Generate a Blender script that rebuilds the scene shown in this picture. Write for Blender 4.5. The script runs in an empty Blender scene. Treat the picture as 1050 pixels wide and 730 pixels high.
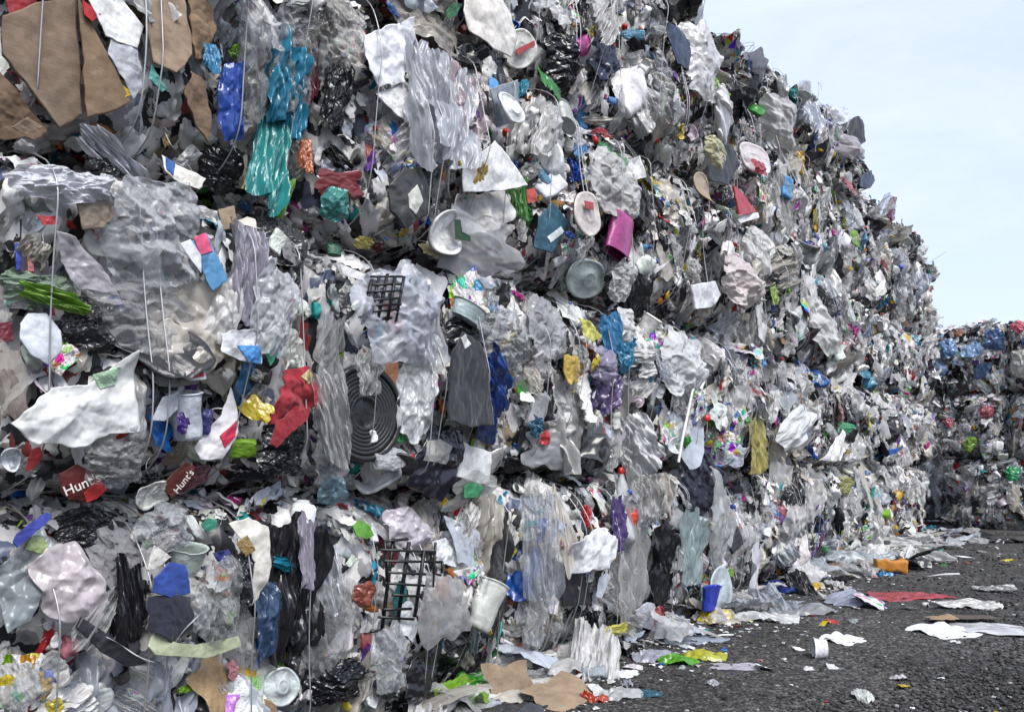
import bpy, math, random
import numpy as np
from mathutils import Vector, Matrix, Euler

R = math.radians
rng = np.random.default_rng(7)
rnd = random.Random(11)
SC = bpy.context.scene
COL = SC.collection

# ------------------------------------------------------------------ camera, sky, sun, exposure
F = 824.0            # focal length in pixels of the 1050-wide photograph
HOR = 476.0          # horizon row of the photograph
CH = 1.29            # camera height
cam_d = bpy.data.cameras.new('camera')
cam_d.sensor_fit = 'HORIZONTAL'; cam_d.sensor_width = 36.0
cam_d.lens = 36.0 * F / 1050.0
cam_d.shift_y = (HOR - 365.0) / 1050.0
cam_d.clip_start = 0.05; cam_d.clip_end = 5000
cam = bpy.data.objects.new('camera', cam_d); COL.objects.link(cam)
cam.location = (0, 0, CH); cam.rotation_euler = (R(90), 0, 0)
SC.camera = cam

SUN_EL, SUN_AZ = R(50), math.atan2(0.50, -0.86)     # azimuth from +Y towards +X: high behind the camera's right shoulder, veiled by thin cloud
sun_dir = Vector((math.sin(SUN_AZ) * math.cos(SUN_EL), math.cos(SUN_AZ) * math.cos(SUN_EL), math.sin(SUN_EL)))
world = bpy.data.worlds.new('World'); SC.world = world; world.use_nodes = True
wn = world.node_tree.nodes; wl = world.node_tree.links; wn.clear()
wo = wn.new('ShaderNodeOutputWorld'); wb = wn.new('ShaderNodeBackground')
sky = wn.new('ShaderNodeTexSky'); sky.sky_type = 'NISHITA'; sky.sun_disc = False
sky.sun_elevation = SUN_EL; sky.sun_rotation = SUN_AZ
sky.air_density = 1.0; sky.dust_density = 2.2; sky.ozone_density = 1.0; sky.altitude = 50
# thin high cloud, everywhere in the sky
tc = wn.new('ShaderNodeTexCoord'); mp = wn.new('ShaderNodeMapping'); mp.inputs['Scale'].default_value = (1.0, 1.0, 2.6)
nz = wn.new('ShaderNodeTexNoise'); nz.inputs['Scale'].default_value = 2.3; nz.inputs['Detail'].default_value = 7
nz.inputs['Roughness'].default_value = 0.62; nz.inputs['Distortion'].default_value = 0.6
cr = wn.new('ShaderNodeMapRange'); cr.inputs['From Min'].default_value = 0.42; cr.inputs['From Max'].default_value = 0.78
cr.inputs['To Min'].default_value = 0.6; cr.inputs['To Max'].default_value = 0.85
mx = wn.new('ShaderNodeMix'); mx.data_type = 'RGBA'
wl.new(tc.outputs['Generated'], mp.inputs['Vector']); wl.new(mp.outputs[0], nz.inputs['Vector'])
wl.new(nz.outputs['Fac'], cr.inputs['Value']); wl.new(cr.outputs[0], mx.inputs['Factor'])
wl.new(sky.outputs[0], mx.inputs['A']); mx.inputs['B'].default_value = (6.0, 6.65, 8.3, 1)
wl.new(mx.outputs['Result'], wb.inputs['Color']); wb.inputs['Strength'].default_value = 0.063
wl.new(wb.outputs[0], wo.inputs[0])

sd = bpy.data.lights.new('sun', 'SUN'); sd.energy = 1.5; sd.angle = R(30); sd.color = (1.0, 0.97, 0.93)
sun = bpy.data.objects.new('sun', sd); COL.objects.link(sun)
sun.rotation_euler = sun_dir.to_track_quat('Z', 'Y').to_euler(); sun.location = (10, -12, 20)

SC.render.engine = 'CYCLES'
SC.view_settings.view_transform = 'Standard'; SC.view_settings.look = 'None'
SC.view_settings.exposure = 1.5; SC.view_settings.gamma = 1.0; SC.view_settings.use_curve_mapping = False
SC.cycles.use_adaptive_sampling = True; SC.cycles.adaptive_threshold = 0.03; SC.cycles.use_denoising = True
SC.cycles.max_bounces = 4; SC.cycles.diffuse_bounces = 3; SC.cycles.glossy_bounces = 2
SC.cycles.transmission_bounces = 2; SC.cycles.transparent_max_bounces = 6

# ------------------------------------------------------------------ frames of the place
P0 = np.array([-1.70, 2.67]); T = np.array([0.597, 0.802]); T /= np.linalg.norm(T); N = np.array([T[1], -T[0]])
HB = 1.25; WB = 1.45; DB = 1.25; T0 = -0.09
WALL_ANG = math.atan2(T[1], T[0])

def px_wall(px, py, n=0.06):
    """photograph pixel -> (t, z) on the upright plane n metres in front of the stack"""
    k = (px - 525.0) / F
    p = P0 + N * n
    t = (k * p[1] - p[0]) / (T[0] - k * T[1])
    y = p[1] + T[1] * t
    return t, CH + (HOR - py) / F * y, y

def px_ground(px, py, z=0.0):
    y = F * (CH - z) / (py - HOR)
    return (px - 525.0) / F * y, y

# ------------------------------------------------------------------ materials
def nodes(name):
    m = bpy.data.materials.new(name); m.use_nodes = True
    nt = m.node_tree; nt.nodes.clear()
    return m, nt, nt.nodes.new, nt.links.new

def make_mat(name, rough=0.35, spec=0.5, bump=0.02, bscale=14.0, dirt=0.35, trans=False, transl=0.0, printed=0.0,
             stripes=False, attr=None, sheen=0.0, ridged=True, fixed=None, metal=0.0, coat=0.0, cs=1.0):
    m, nt, new, link = nodes(name)
    out = new('ShaderNodeOutputMaterial'); bs = new('ShaderNodeBsdfPrincipled')
    oi = new('ShaderNodeObjectInfo'); tcn = new('ShaderNodeTexCoord')
    # object coordinates moved by the object's own random number so that alike meshes differ
    sh = new('ShaderNodeVectorMath'); sh.operation = 'MULTIPLY_ADD'
    cmb = new('ShaderNodeCombineXYZ')
    link(oi.outputs['Random'], cmb.inputs[0]); link(oi.outputs['Random'], cmb.inputs[1])
    sh.inputs[1].default_value = (1, 1, 1)
    mul = new('ShaderNodeVectorMath'); mul.operation = 'SCALE'; mul.inputs['Scale'].default_value = 57.0
    link(cmb.outputs[0], mul.inputs[0]); link(tcn.outputs['Object'], sh.inputs[0]); link(mul.outputs[0], sh.inputs[2])
    vec = sh.outputs[0]
    if fixed is not None:
        c = new('ShaderNodeRGB'); c.outputs[0].default_value = (*fixed, 1); colour = c.outputs[0]
    elif attr:
        a = new('ShaderNodeAttribute'); a.attribute_name = attr; colour = a.outputs['Color']
    else:
        colour = oi.outputs['Color']
    if printed > 0:
        # flat print: random coloured blocks as on packaging
        vo = new('ShaderNodeTexVoronoi'); vo.feature = 'F1'; vo.distance = 'CHEBYCHEV'; vo.inputs['Scale'].default_value = 4.2
        link(vec, vo.inputs['Vector'])
        hsv = new('ShaderNodeHueSaturation'); hsv.inputs['Saturation'].default_value = 1.15; hsv.inputs['Value'].default_value = 0.55
        link(vo.outputs['Color'], hsv.inputs['Color'])
        wn2 = new('ShaderNodeTexWhiteNoise'); wn2.noise_dimensions = '3D'; link(vo.outputs['Position'], wn2.inputs['Vector'])
        gt = new('ShaderNodeMath'); gt.operation = 'GREATER_THAN'; gt.inputs[1].default_value = 1 - printed
        link(wn2.outputs['Value'], gt.inputs[0])
        pm = new('ShaderNodeMix'); pm.data_type = 'RGBA'
        link(gt.outputs[0], pm.inputs['Factor']); link(colour, pm.inputs['A']); link(hsv.outputs[0], pm.inputs['B'])
        colour = pm.outputs['Result']
        # lines of small type
        wv = new('ShaderNodeTexWave'); wv.wave_type = 'BANDS'; wv.bands_direction = 'Y'; wv.inputs['Scale'].default_value = 9.0
        link(vec, wv.inputs['Vector'])
        n3 = new('ShaderNodeTexNoise'); n3.inputs['Scale'].default_value = 26; link(vec, n3.inputs['Vector'])
        t1 = new('ShaderNodeMath'); t1.operation = 'MULTIPLY'; link(wv.outputs['Fac'], t1.inputs[0]); link(n3.outputs['Fac'], t1.inputs[1])
        t2 = new('ShaderNodeMath'); t2.operation = 'GREATER_THAN'; t2.inputs[1].default_value = 0.5; link(t1.outputs[0], t2.inputs[0])
        t3 = new('ShaderNodeMath'); t3.operation = 'MULTIPLY'; t3.inputs[1].default_value = 0.55; link(t2.outputs[0], t3.inputs[0])
        tm = new('ShaderNodeMix'); tm.data_type = 'RGBA'; tm.inputs['B'].default_value = (0.05, 0.06, 0.09, 1)
        link(t3.outputs[0], tm.inputs['Factor']); link(colour, tm.inputs['A']); colour = tm.outputs['Result']
    # dirt / uneven colour
    nd = new('ShaderNodeTexNoise'); nd.inputs['Scale'].default_value = 3.1 * cs; nd.inputs['Detail'].default_value = 3; nd.inputs['Roughness'].default_value = 0.65
    link(vec, nd.inputs['Vector'])
    mr = new('ShaderNodeMapRange'); mr.inputs['From Min'].default_value = 0.32; mr.inputs['From Max'].default_value = 0.68
    mr.inputs['To Min'].default_value = 1 - dirt; mr.inputs['To Max'].default_value = 1.05
    link(nd.outputs['Fac'], mr.inputs['Value'])
    dm = new('ShaderNodeVectorMath'); dm.operation = 'SCALE'; link(colour, dm.inputs[0]); link(mr.outputs[0], dm.inputs['Scale'])
    colour = dm.outputs[0]
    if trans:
        # streaky fold highlights painted into film colour and opacity, together with whitish stress lines
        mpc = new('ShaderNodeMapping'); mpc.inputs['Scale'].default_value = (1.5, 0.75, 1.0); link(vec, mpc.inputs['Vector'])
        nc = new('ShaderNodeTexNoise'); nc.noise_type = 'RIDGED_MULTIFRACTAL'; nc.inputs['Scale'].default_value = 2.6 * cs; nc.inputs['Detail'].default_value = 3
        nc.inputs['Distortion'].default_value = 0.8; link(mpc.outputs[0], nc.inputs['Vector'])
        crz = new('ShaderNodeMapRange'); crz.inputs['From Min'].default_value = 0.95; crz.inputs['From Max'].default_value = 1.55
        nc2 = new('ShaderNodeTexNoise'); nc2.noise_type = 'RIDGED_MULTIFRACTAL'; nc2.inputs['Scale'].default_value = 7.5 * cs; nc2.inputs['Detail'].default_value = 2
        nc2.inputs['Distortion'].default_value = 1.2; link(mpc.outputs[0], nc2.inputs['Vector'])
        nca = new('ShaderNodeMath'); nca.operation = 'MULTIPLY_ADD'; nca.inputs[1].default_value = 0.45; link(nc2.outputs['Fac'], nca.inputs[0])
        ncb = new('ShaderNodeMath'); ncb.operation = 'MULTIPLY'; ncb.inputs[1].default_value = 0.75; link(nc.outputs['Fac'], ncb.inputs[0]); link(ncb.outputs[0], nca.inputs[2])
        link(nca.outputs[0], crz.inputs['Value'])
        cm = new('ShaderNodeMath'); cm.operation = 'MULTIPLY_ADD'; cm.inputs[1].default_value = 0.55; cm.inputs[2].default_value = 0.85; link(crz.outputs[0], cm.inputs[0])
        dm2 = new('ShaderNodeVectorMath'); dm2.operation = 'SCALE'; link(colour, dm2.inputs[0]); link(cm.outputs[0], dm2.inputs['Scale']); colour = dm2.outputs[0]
    if stripes:
        wv = new('ShaderNodeTexWave'); wv.wave_type = 'BANDS'; wv.bands_direction = 'Y'; wv.inputs['Scale'].default_value = 22.0
        wv.inputs['Distortion'].default_value = 4.0; link(tcn.outputs['Object'], wv.inputs['Vector'])
    link(colour, bs.inputs['Base Color'])
    bs.inputs['Roughness'].default_value = rough; bs.inputs['Specular IOR Level'].default_value = spec
    bs.inputs['Metallic'].default_value = metal; bs.inputs['Sheen Weight'].default_value = sheen
    bs.inputs['Coat Weight'].default_value = coat
    if bump > 0:
        if ridged:
            mpb = new('ShaderNodeMapping'); mpb.inputs['Scale'].default_value = (1.5, 0.8, 1.0); mpb.inputs['Rotation'].default_value = (0, 0, 0.3); link(vec, mpb.inputs['Vector'])
            nb = new('ShaderNodeTexVoronoi'); nb.feature = 'F1'; nb.inputs['Scale'].default_value = bscale; nb.inputs['Detail'].default_value = 1.0; nb.inputs['Roughness'].default_value = 0.6
            link(mpb.outputs[0], nb.inputs['Vector'])
        else:
            nb = new('ShaderNodeTexNoise'); nb.inputs['Scale'].default_value = bscale; nb.inputs['Detail'].default_value = 2.5; link(vec, nb.inputs['Vector'])
        bp = new('ShaderNodeBump'); bp.inputs['Strength'].default_value = 0.8; bp.inputs['Distance'].default_value = bump
        h = nb.outputs['Distance'] if ridged else nb.outputs['Fac']
        if stripes:
            ad = new('ShaderNodeMath'); ad.operation = 'MULTIPLY_ADD'; ad.inputs[1].default_value = 0.05
            link(wv.outputs['Fac'], ad.inputs[0]); link(h, ad.inputs[2]); h = ad.outputs[0]
        link(h, bp.inputs['Height']); link(bp.outputs[0], bs.inputs['Normal'])
    sh_out = bs.outputs[0]
    if transl > 0:
        tl = new('ShaderNodeBsdfTranslucent'); link(colour, tl.inputs['Color'])
        m1 = new('ShaderNodeMixShader'); m1.inputs[0].default_value = transl
        link(sh_out, m1.inputs[1]); link(tl.outputs[0], m1.inputs[2]); sh_out = m1.outputs[0]
    if trans:
        tp = new('ShaderNodeBsdfTransparent'); tp.inputs[0].default_value = (0.93, 0.94, 0.95, 1)
        inv = new('ShaderNodeMath'); inv.operation = 'SUBTRACT'; inv.inputs[0].default_value = 1.0; link(oi.outputs['Alpha'], inv.inputs[1])
        lw = new('ShaderNodeLayerWeight'); lw.inputs['Blend'].default_value = 0.35
        k1 = new('ShaderNodeMath'); k1.operation = 'SUBTRACT'; k1.inputs[0].default_value = 1.0; link(lw.outputs['Facing'], k1.inputs[1])
        k3 = new('ShaderNodeMath'); k3.operation = 'MULTIPLY'; link(inv.outputs[0], k3.inputs[0]); link(k1.outputs[0], k3.inputs[1])
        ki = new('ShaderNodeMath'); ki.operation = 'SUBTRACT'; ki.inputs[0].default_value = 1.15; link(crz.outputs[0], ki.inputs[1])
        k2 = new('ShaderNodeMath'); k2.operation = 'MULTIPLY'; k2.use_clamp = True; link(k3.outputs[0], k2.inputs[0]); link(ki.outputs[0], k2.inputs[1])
        m2 = new('ShaderNodeMixShader'); link(k2.outputs[0], m2.inputs[0]); link(sh_out, m2.inputs[1]); link(tp.outputs[0], m2.inputs[2])
        sh_out = m2.outputs[0]
    link(sh_out, out.inputs['Surface'])
    return m

M = {}
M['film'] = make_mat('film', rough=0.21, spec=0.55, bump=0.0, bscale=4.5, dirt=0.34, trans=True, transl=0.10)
M['print'] = make_mat('printed_film', rough=0.3, spec=0.5, bump=0.012, bscale=5.0, dirt=0.25, printed=0.42)
M['plastic'] = make_mat('hard_plastic', rough=0.36, spec=0.5, bump=0.006, bscale=9.0, dirt=0.45, ridged=False)
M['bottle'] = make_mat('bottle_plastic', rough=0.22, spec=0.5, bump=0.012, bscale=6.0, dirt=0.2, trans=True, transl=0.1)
M['cloth'] = make_mat('cloth', rough=0.85, spec=0.2, bump=0.012, bscale=5.0, dirt=0.3, sheen=0.2)
M['card'] = make_mat('cardboard', rough=0.9, spec=0.15, bump=0.012, bscale=8.0, dirt=0.3, stripes=True, ridged=False)
M['paper'] = make_mat('paper', rough=0.5, spec=0.35, bump=0.004, bscale=6.0, dirt=0.26)
M['scrap'] = make_mat('scrap', rough=0.55, spec=0.3, bump=0.006, bscale=16.0, dirt=0.35, attr='tint')
M['wire'] = make_mat('baling_wire', rough=0.42, spec=0.5, bump=0.0, dirt=0.25, fixed=(0.42, 0.42, 0.43), metal=0.6)
M['cap_blue'] = make_mat('cap_blue', rough=0.35, fixed=(0.02, 0.07, 0.35), bump=0)
M['cap_white'] = make_mat('cap_white', rough=0.35, fixed=(0.75, 0.75, 0.74), bump=0)
M['cap_red'] = make_mat('cap_red', rough=0.35, fixed=(0.5, 0.02, 0.02), bump=0)

# the same stuffs for pieces modelled at full size (finer pattern per metre)
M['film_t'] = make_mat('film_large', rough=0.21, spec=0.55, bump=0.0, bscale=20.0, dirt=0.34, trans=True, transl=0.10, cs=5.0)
M['plastic_t'] = make_mat('hard_plastic_large', rough=0.4, spec=0.45, bump=0.003, bscale=30.0, dirt=0.42, ridged=False, cs=4.0)
M['cloth_t'] = make_mat('cloth_large', rough=0.85, spec=0.2, bump=0.005, bscale=18.0, dirt=0.35, sheen=0.2, cs=5.0)
M['card_t'] = make_mat('cardboard_large', rough=0.9, spec=0.12, bump=0.004, bscale=20.0, dirt=0.38, stripes=True, ridged=False, cs=3.5)
M['paper_t'] = make_mat('paper_large', rough=0.5, spec=0.35, bump=0.005, bscale=18.0, dirt=0.42, cs=3.0)

def core_material():
    m, nt, new, link = nodes('pressed_film')
    out = new('ShaderNodeOutputMaterial'); bs = new('ShaderNodeBsdfPrincipled'); tcn = new('ShaderNodeTexCoord')
    mpg = new('ShaderNodeMapping'); mpg.inputs['Scale'].default_value = (1.7, 1.7, 1.0); link(tcn.outputs['Object'], mpg.inputs['Vector'])
    nn = new('ShaderNodeTexNoise'); nn.inputs['Scale'].default_value = 6; nn.inputs['Detail'].default_value = 4; link(mpg.outputs[0], nn.inputs['Vector'])
    ad = new('ShaderNodeVectorMath'); ad.operation = 'MULTIPLY_ADD'; ad.inputs[1].default_value = (0.35, 0.35, 0.35)
    link(nn.outputs['Color'], ad.inputs[0]); link(mpg.outputs[0], ad.inputs[2])
    vo = new('ShaderNodeTexVoronoi'); vo.inputs['Scale'].default_value = 9.0; link(ad.outputs[0], vo.inputs['Vector'])
    sp = new('ShaderNodeSeparateColor'); link(vo.outputs['Color'], sp.inputs[0])
    ra = new('ShaderNodeValToRGB'); link(sp.outputs[0], ra.inputs[0]); ra.color_ramp.interpolation = 'CONSTANT'
    e = ra.color_ramp.elements; e[0].color = (0.02, 0.021, 0.024, 1); e[1].position = 0.28; e[1].color = (0.26, 0.26, 0.265, 1)
    for p, c in ((0.4, (0.42, 0.42, 0.43)), (0.62, (0.62, 0.62, 0.61)), (0.86, (0.08, 0.1, 0.16)), (0.92, (0.3, 0.25, 0.18)), (0.96, (0.28, 0.05, 0.05))):
        x = e.new(p); x.color = (*c, 1)
    link(ra.outputs[0], bs.inputs['Base Color']); bs.inputs['Roughness'].default_value = 0.4
    nb = new('ShaderNodeTexNoise'); nb.noise_type = 'RIDGED_MULTIFRACTAL'; nb.inputs['Scale'].default_value = 11; link(mpg.outputs[0], nb.inputs['Vector'])
    bp = new('ShaderNodeBump'); bp.inputs['Distance'].default_value = 0.04; bp.inputs['Strength'].default_value = 0.6
    link(nb.outputs['Fac'], bp.inputs['Height']); link(bp.outputs[0], bs.inputs['Normal'])
    link(bs.outputs[0], out.inputs['Surface'])
    return m
M['core'] = core_material()

def ground_material():
    m, nt, new, link = nodes('gravel_ground')
    out = new('ShaderNodeOutputMaterial'); bs = new('ShaderNodeBsdfPrincipled'); tcn = new('ShaderNodeTexCoord')
    v1 = new('ShaderNodeTexVoronoi'); v1.inputs['Scale'].default_value = 42; link(tcn.outputs['Object'], v1.inputs['Vector'])
    n1 = new('ShaderNodeTexNoise'); n1.inputs['Scale'].default_value = 0.8; n1.inputs['Detail'].default_value = 8; link(tcn.outputs['Object'], n1.inputs['Vector'])
    sp = new('ShaderNodeSeparateColor'); link(v1.outputs['Color'], sp.inputs[0])
    ra = new('ShaderNodeValToRGB'); link(sp.outputs[0], ra.inputs[0])
    e = ra.color_ramp.elements; e[0].color = (0.020, 0.0195, 0.019, 1); e[1].color = (0.12, 0.116, 0.112, 1)
    x = e.new(0.6); x.color = (0.048, 0.0465, 0.045, 1)
    mr = new('ShaderNodeMapRange'); mr.inputs['From Min'].default_value = 0.3; mr.inputs['From Max'].default_value = 0.7
    mr.inputs['To Min'].default_value = 0.55; mr.inputs['To Max'].default_value = 1.5; link(n1.outputs['Fac'], mr.inputs['Value'])
    sc = new('ShaderNodeVectorMath'); sc.operation = 'SCALE'; link(ra.outputs[0], sc.inputs[0]); link(mr.outputs[0], sc.inputs['Scale'])
    link(sc.outputs[0], bs.inputs['Base Color']); bs.inputs['Roughness'].default_value = 0.85; bs.inputs['Specular IOR Level'].default_value = 0.3
    bp = new('ShaderNodeBump'); bp.inputs['Distance'].default_value = 0.02; bp.inputs['Strength'].default_value = 0.9; bp.invert = True
    link(v1.outputs['Distance'], bp.inputs['Height']); link(bp.outputs[0], bs.inputs['Normal'])
    link(bs.outputs[0], out.inputs['Surface'])
    return m
M['ground'] = ground_material()
M['stone'] = make_mat('gravel_stone', rough=0.85, spec=0.3, bump=0.0, dirt=0.3, attr='tint')

# ------------------------------------------------------------------ mesh helpers
def mk_mesh(name, v, f, mats, smooth=True, tint=None, midx=None):
    """v (n,3) array, f (m,k) array or list of arrays; builds the mesh with foreach_set"""
    me = bpy.data.meshes.new(name)
    v = np.asarray(v, np.float32)
    fl = f if isinstance(f, list) else [f]
    fl = [np.asarray(a, np.int32) for a in fl if len(a)]
    loops = np.concatenate([a.ravel() for a in fl])
    tot = np.concatenate([np.full(len(a), a.shape[1], np.int32) for a in fl])
    start = np.concatenate([[0], np.cumsum(tot)[:-1]]).astype(np.int32)
    me.vertices.add(len(v)); me.vertices.foreach_set('co', v.ravel())
    me.loops.add(len(loops)); me.loops.foreach_set('vertex_index', loops)
    me.polygons.add(len(tot)); me.polygons.foreach_set('loop_start', start); me.polygons.foreach_set('loop_total', tot)
    if smooth:
        me.polygons.foreach_set('use_smooth', np.ones(len(tot), bool))
    for m in (mats if isinstance(mats, (list, tuple)) else [mats]):
        me.materials.append(m)
    if midx is not None:
        me.polygons.foreach_set('material_index', np.asarray(midx, np.int32))
    me.update(calc_edges=True)
    if tint is not None:
        a = me.attributes.new('tint', 'FLOAT_COLOR', 'POINT')
        c = np.ones((len(v), 4), np.float32); c[:, :3] = tint
        a.data.foreach_set('color', c.ravel())
    return me

def grid_faces(nu, nv, off=0, wrap=False):
    i = np.arange(nu - 1)[:, None]; jn = nv if wrap else nv - 1
    j = np.arange(jn)[None, :]; j2 = (j + 1) % nv
    return (off + np.stack(np.broadcast_arrays(i * nv + j, i * nv + j2, (i + 1) * nv + j2, (i + 1) * nv + j), -1)).reshape(-1, 4)

def waves(g, n, lo, hi):
    k = np.exp(g.uniform(math.log(lo), math.log(hi), n)); a = g.uniform(0, 2 * math.pi, n)
    return np.stack([k * np.cos(a), k * np.sin(a), g.uniform(0, 6.28, n), 1 / k], -1)

def wsum(w, x, y):
    r = np.zeros_like(x, dtype=float)
    for kx, ky, ph, am in w:
        r += am * np.sin(kx * x + ky * y + ph)
    return r

def crumple(g, x, y, amp, n=16, vert=0.6, kmin=0.5, kmax=4.0, warp=0.13):
    """sharp creases: a sum of bent triangle waves, folds mostly along y when vert is high"""
    wx = wsum(waves(g, 6, 1.0, 4), x, y) * warp; wy = wsum(waves(g, 6, 1.0, 4), x, y) * warp
    X, Y = x + wx, y + wy
    z = np.zeros_like(x, dtype=float)
    for i in range(n):
        a = g.normal(0, 0.45) if g.random() < vert else g.uniform(-math.pi / 2, math.pi / 2)
        k = math.exp(g.uniform(math.log(kmin), math.log(kmax)))
        d = (X * math.cos(a) + Y * math.sin(a)) * k + g.random()
        tri = np.abs((d % 1.0) * 2 - 1) - 0.5
        if g.random() < 0.5:
            tri = -tri
        mask = 0.5 + 0.5 * np.sin(g.uniform(1, 4) * X + g.uniform(1, 4) * Y + g.uniform(0, 6.28))
        z += tri * mask * amp / (0.5 + k)
    return z

def facets(g, x, y, amp, ax=1.0, levels=((9, 1.0), (34, 0.55), (130, 0.26)), lean=0.5):
    """crumpled foil: flat facets meeting in sharp straight creases (difference of two max-of-planes fields)"""
    a = g.normal(0, lean * 0.3) if ax > 1 else g.uniform(0, 3.14)
    X, Y = (x * math.cos(a) + y * math.sin(a)) * ax, -x * math.sin(a) + y * math.cos(a)
    P = np.stack([X.ravel(), Y.ravel()], -1)
    z = np.zeros(len(P))
    for n, w in levels:
        f = []
        for _ in range(2):
            st = np.stack([g.uniform(-1.3 * ax, 1.3 * ax, int(n * ax ** 0.6)), g.uniform(-1.3, 1.3, int(n * ax ** 0.6))], -1)
            f.append((2 * P @ st.T - (st ** 2).sum(1)[None] + g.normal(0, 0.3 / n, len(st))[None]).max(1))
        d = f[0] - f[1]
        z += w * (d - d.mean()) / (d.std() + 1e-9)
    return (z * amp).reshape(x.shape)

def sheet(seed, nu=34, nv=42, amp=0.16, curl=0.14, rag=0.16, rounded=0.5, vert=0.6, n=16, kmax=4.0, taper=0.0, puff=0.0):
    g = np.random.default_rng(seed)
    u, v = np.meshgrid(np.linspace(-1, 1, nu), np.linspace(-1, 1, nv), indexing='ij')
    x = u * (1 - rounded + rounded * np.sqrt(np.maximum(0, 1 - v * v / 2)))
    y = v * (1 - rounded + rounded * np.sqrt(np.maximum(0, 1 - u * u / 2)))
    ang = np.arctan2(y, x)
    rr = 1 + rag * sum(g.normal() / (1 + 0.5 * k) * np.sin(k * ang + g.uniform(0, 6.28)) for k in range(1, 8))
    e = np.maximum(np.abs(u), np.abs(v)) ** 2
    rr = 1 + (rr - 1) * e
    x, y = x * rr * 0.5, y * rr * 0.5
    x = x * (1 + taper * y * 2 * g.uniform(0.4, 1))
    z = facets(g, x * 2, y * 2, amp * 0.26, ax=1.0 if vert < 0.9 else 3.2, levels=((9, 1.0), (34, 0.6), (130, 0.36)) if nu < 80 else ((9, 1.0), (30, 0.6), (110, 0.44), (400, 0.27)))
    if vert >= 0.9:
        z += crumple(g, x * 2, y * 2, amp * 0.5, n=10, vert=1.0, kmax=min(kmax, 4.0), warp=0.05)
    z -= curl * (np.abs(u) ** 3 + np.abs(v) ** 3) * (0.7 + 0.3 * np.sin(3 * ang + g.uniform(0, 6)))
    x += facets(g, u, v, 0.012, levels=((30, 1.0), (90, 0.5))); y += facets(g, u, v, 0.012, levels=((30, 1.0), (90, 0.5)))
    z += puff * (1 - np.minimum(1, u * u + v * v * 0.8))
    z -= np.median(z)
    return np.stack([x, y, z], -1).reshape(-1, 3), grid_faces(nu, nv)

def gathered(seed, nr=16, nt=60):
    """bag gathered at a knot: folds fan out from one end"""
    g = np.random.default_rng(seed)
    r, th = np.meshgrid(np.linspace(0.03, 1, nr), np.linspace(-1, 1, nt), indexing='ij')
    a = th * g.uniform(0.5, 1.0)
    ln = 1 + 0.14 * np.sin(3 * th + g.uniform(0, 6)) + 0.1 * np.sin(7 * th + g.uniform(0, 6)) + 0.05 * np.sin(17 * th)
    x = r * ln * np.sin(a) * 0.75; y = 0.5 - r * ln * np.cos(a)
    f = sum(g.uniform(0.3, 1) * np.abs(((th * k + g.random()) % 1) * 2 - 1) / k ** 0.5 for k in (2.3, 4.1, 6.7, 9.2))
    z = (f - f.mean()) * 0.13 * np.sqrt(r) + 0.16 * np.sin(r * 2.6) + facets(g, x * 2, y * 2, 0.03)
    z -= 0.12 * np.abs(th) ** 3
    z -= np.median(z)
    return np.stack([x, y, z], -1).reshape(-1, 3), grid_faces(nr, nt)

def lathe(prof, seg=24):
    p = np.asarray(prof, float); a = np.linspace(0, 2 * math.pi, seg, endpoint=False)
    v = np.stack([p[:, 0:1] * np.cos(a), p[:, 0:1] * np.sin(a), np.repeat(p[:, 1:2], seg, 1)], -1)
    return v.reshape(-1, 3), grid_faces(len(p), seg, wrap=True)

def dense(prof, n):
    p = np.asarray(prof, float); d = np.concatenate([[0], np.cumsum(np.linalg.norm(np.diff(p, axis=0), axis=1))])
    s = np.unique(np.concatenate([np.linspace(0, d[-1], n), d]))
    return np.stack([np.interp(s, d, p[:, 0]), np.interp(s, d, p[:, 1])], -1)

def crushed_bottle(seed, jug=False):
    g = np.random.default_rng(seed)
    if jug:
        prof = [(0.001, -0.5), (0.26, -0.5), (0.31, -0.46), (0.31, 0.05), (0.27, 0.2), (0.12, 0.36), (0.09, 0.38), (0.09, 0.47), (0.001, 0.47)]
    else:
        prof = [(0.001, -0.5), (0.13, -0.5), (0.155, -0.47), (0.15, -0.2), (0.14, -0.18), (0.155, -0.15), (0.155, 0.08), (0.14, 0.1), (0.15, 0.14), (0.12, 0.26), (0.055, 0.36), (0.05, 0.42), (0.001, 0.42)]
    v, f = lathe(dense(prof, 30), 22)
    body = len(f)
    vc, fc = lathe([(0.001, 0.41), (0.064, 0.41), (0.064, 0.48), (0.058, 0.495), (0.001, 0.495)], 16)
    if jug:
        vc[:, :2] *= 1.6; vc[:, 2] += 0.03
    w = np.clip(0.45 - np.abs(v[:, 2] + 0.02), 0, 0.4) / 0.4
    sq = 1 - w * g.uniform(0.35, 0.62)
    c = crumple(g, v[:, 2] * 2, np.arctan2(v[:, 1], v[:, 0]) * 0.6, 0.22, n=10)
    rad = 1 + np.clip(c, -0.35, 0.3) * w
    x = v[:, 0] * rad * (1 + w * 0.3); y = v[:, 1] * sq * rad; z = v[:, 2] + 0
    bend = g.uniform(-0.25, 0.25)
    V = np.concatenate([np.stack([x + bend * z * z, z, y], -1), np.stack([vc[:, 0] + bend * vc[:, 2] ** 2, vc[:, 2], vc[:, 1]], -1)])
    Fc = np.concatenate([f, fc + len(v)])
    return V, Fc, np.concatenate([np.zeros(body), np.ones(len(fc))])

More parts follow.
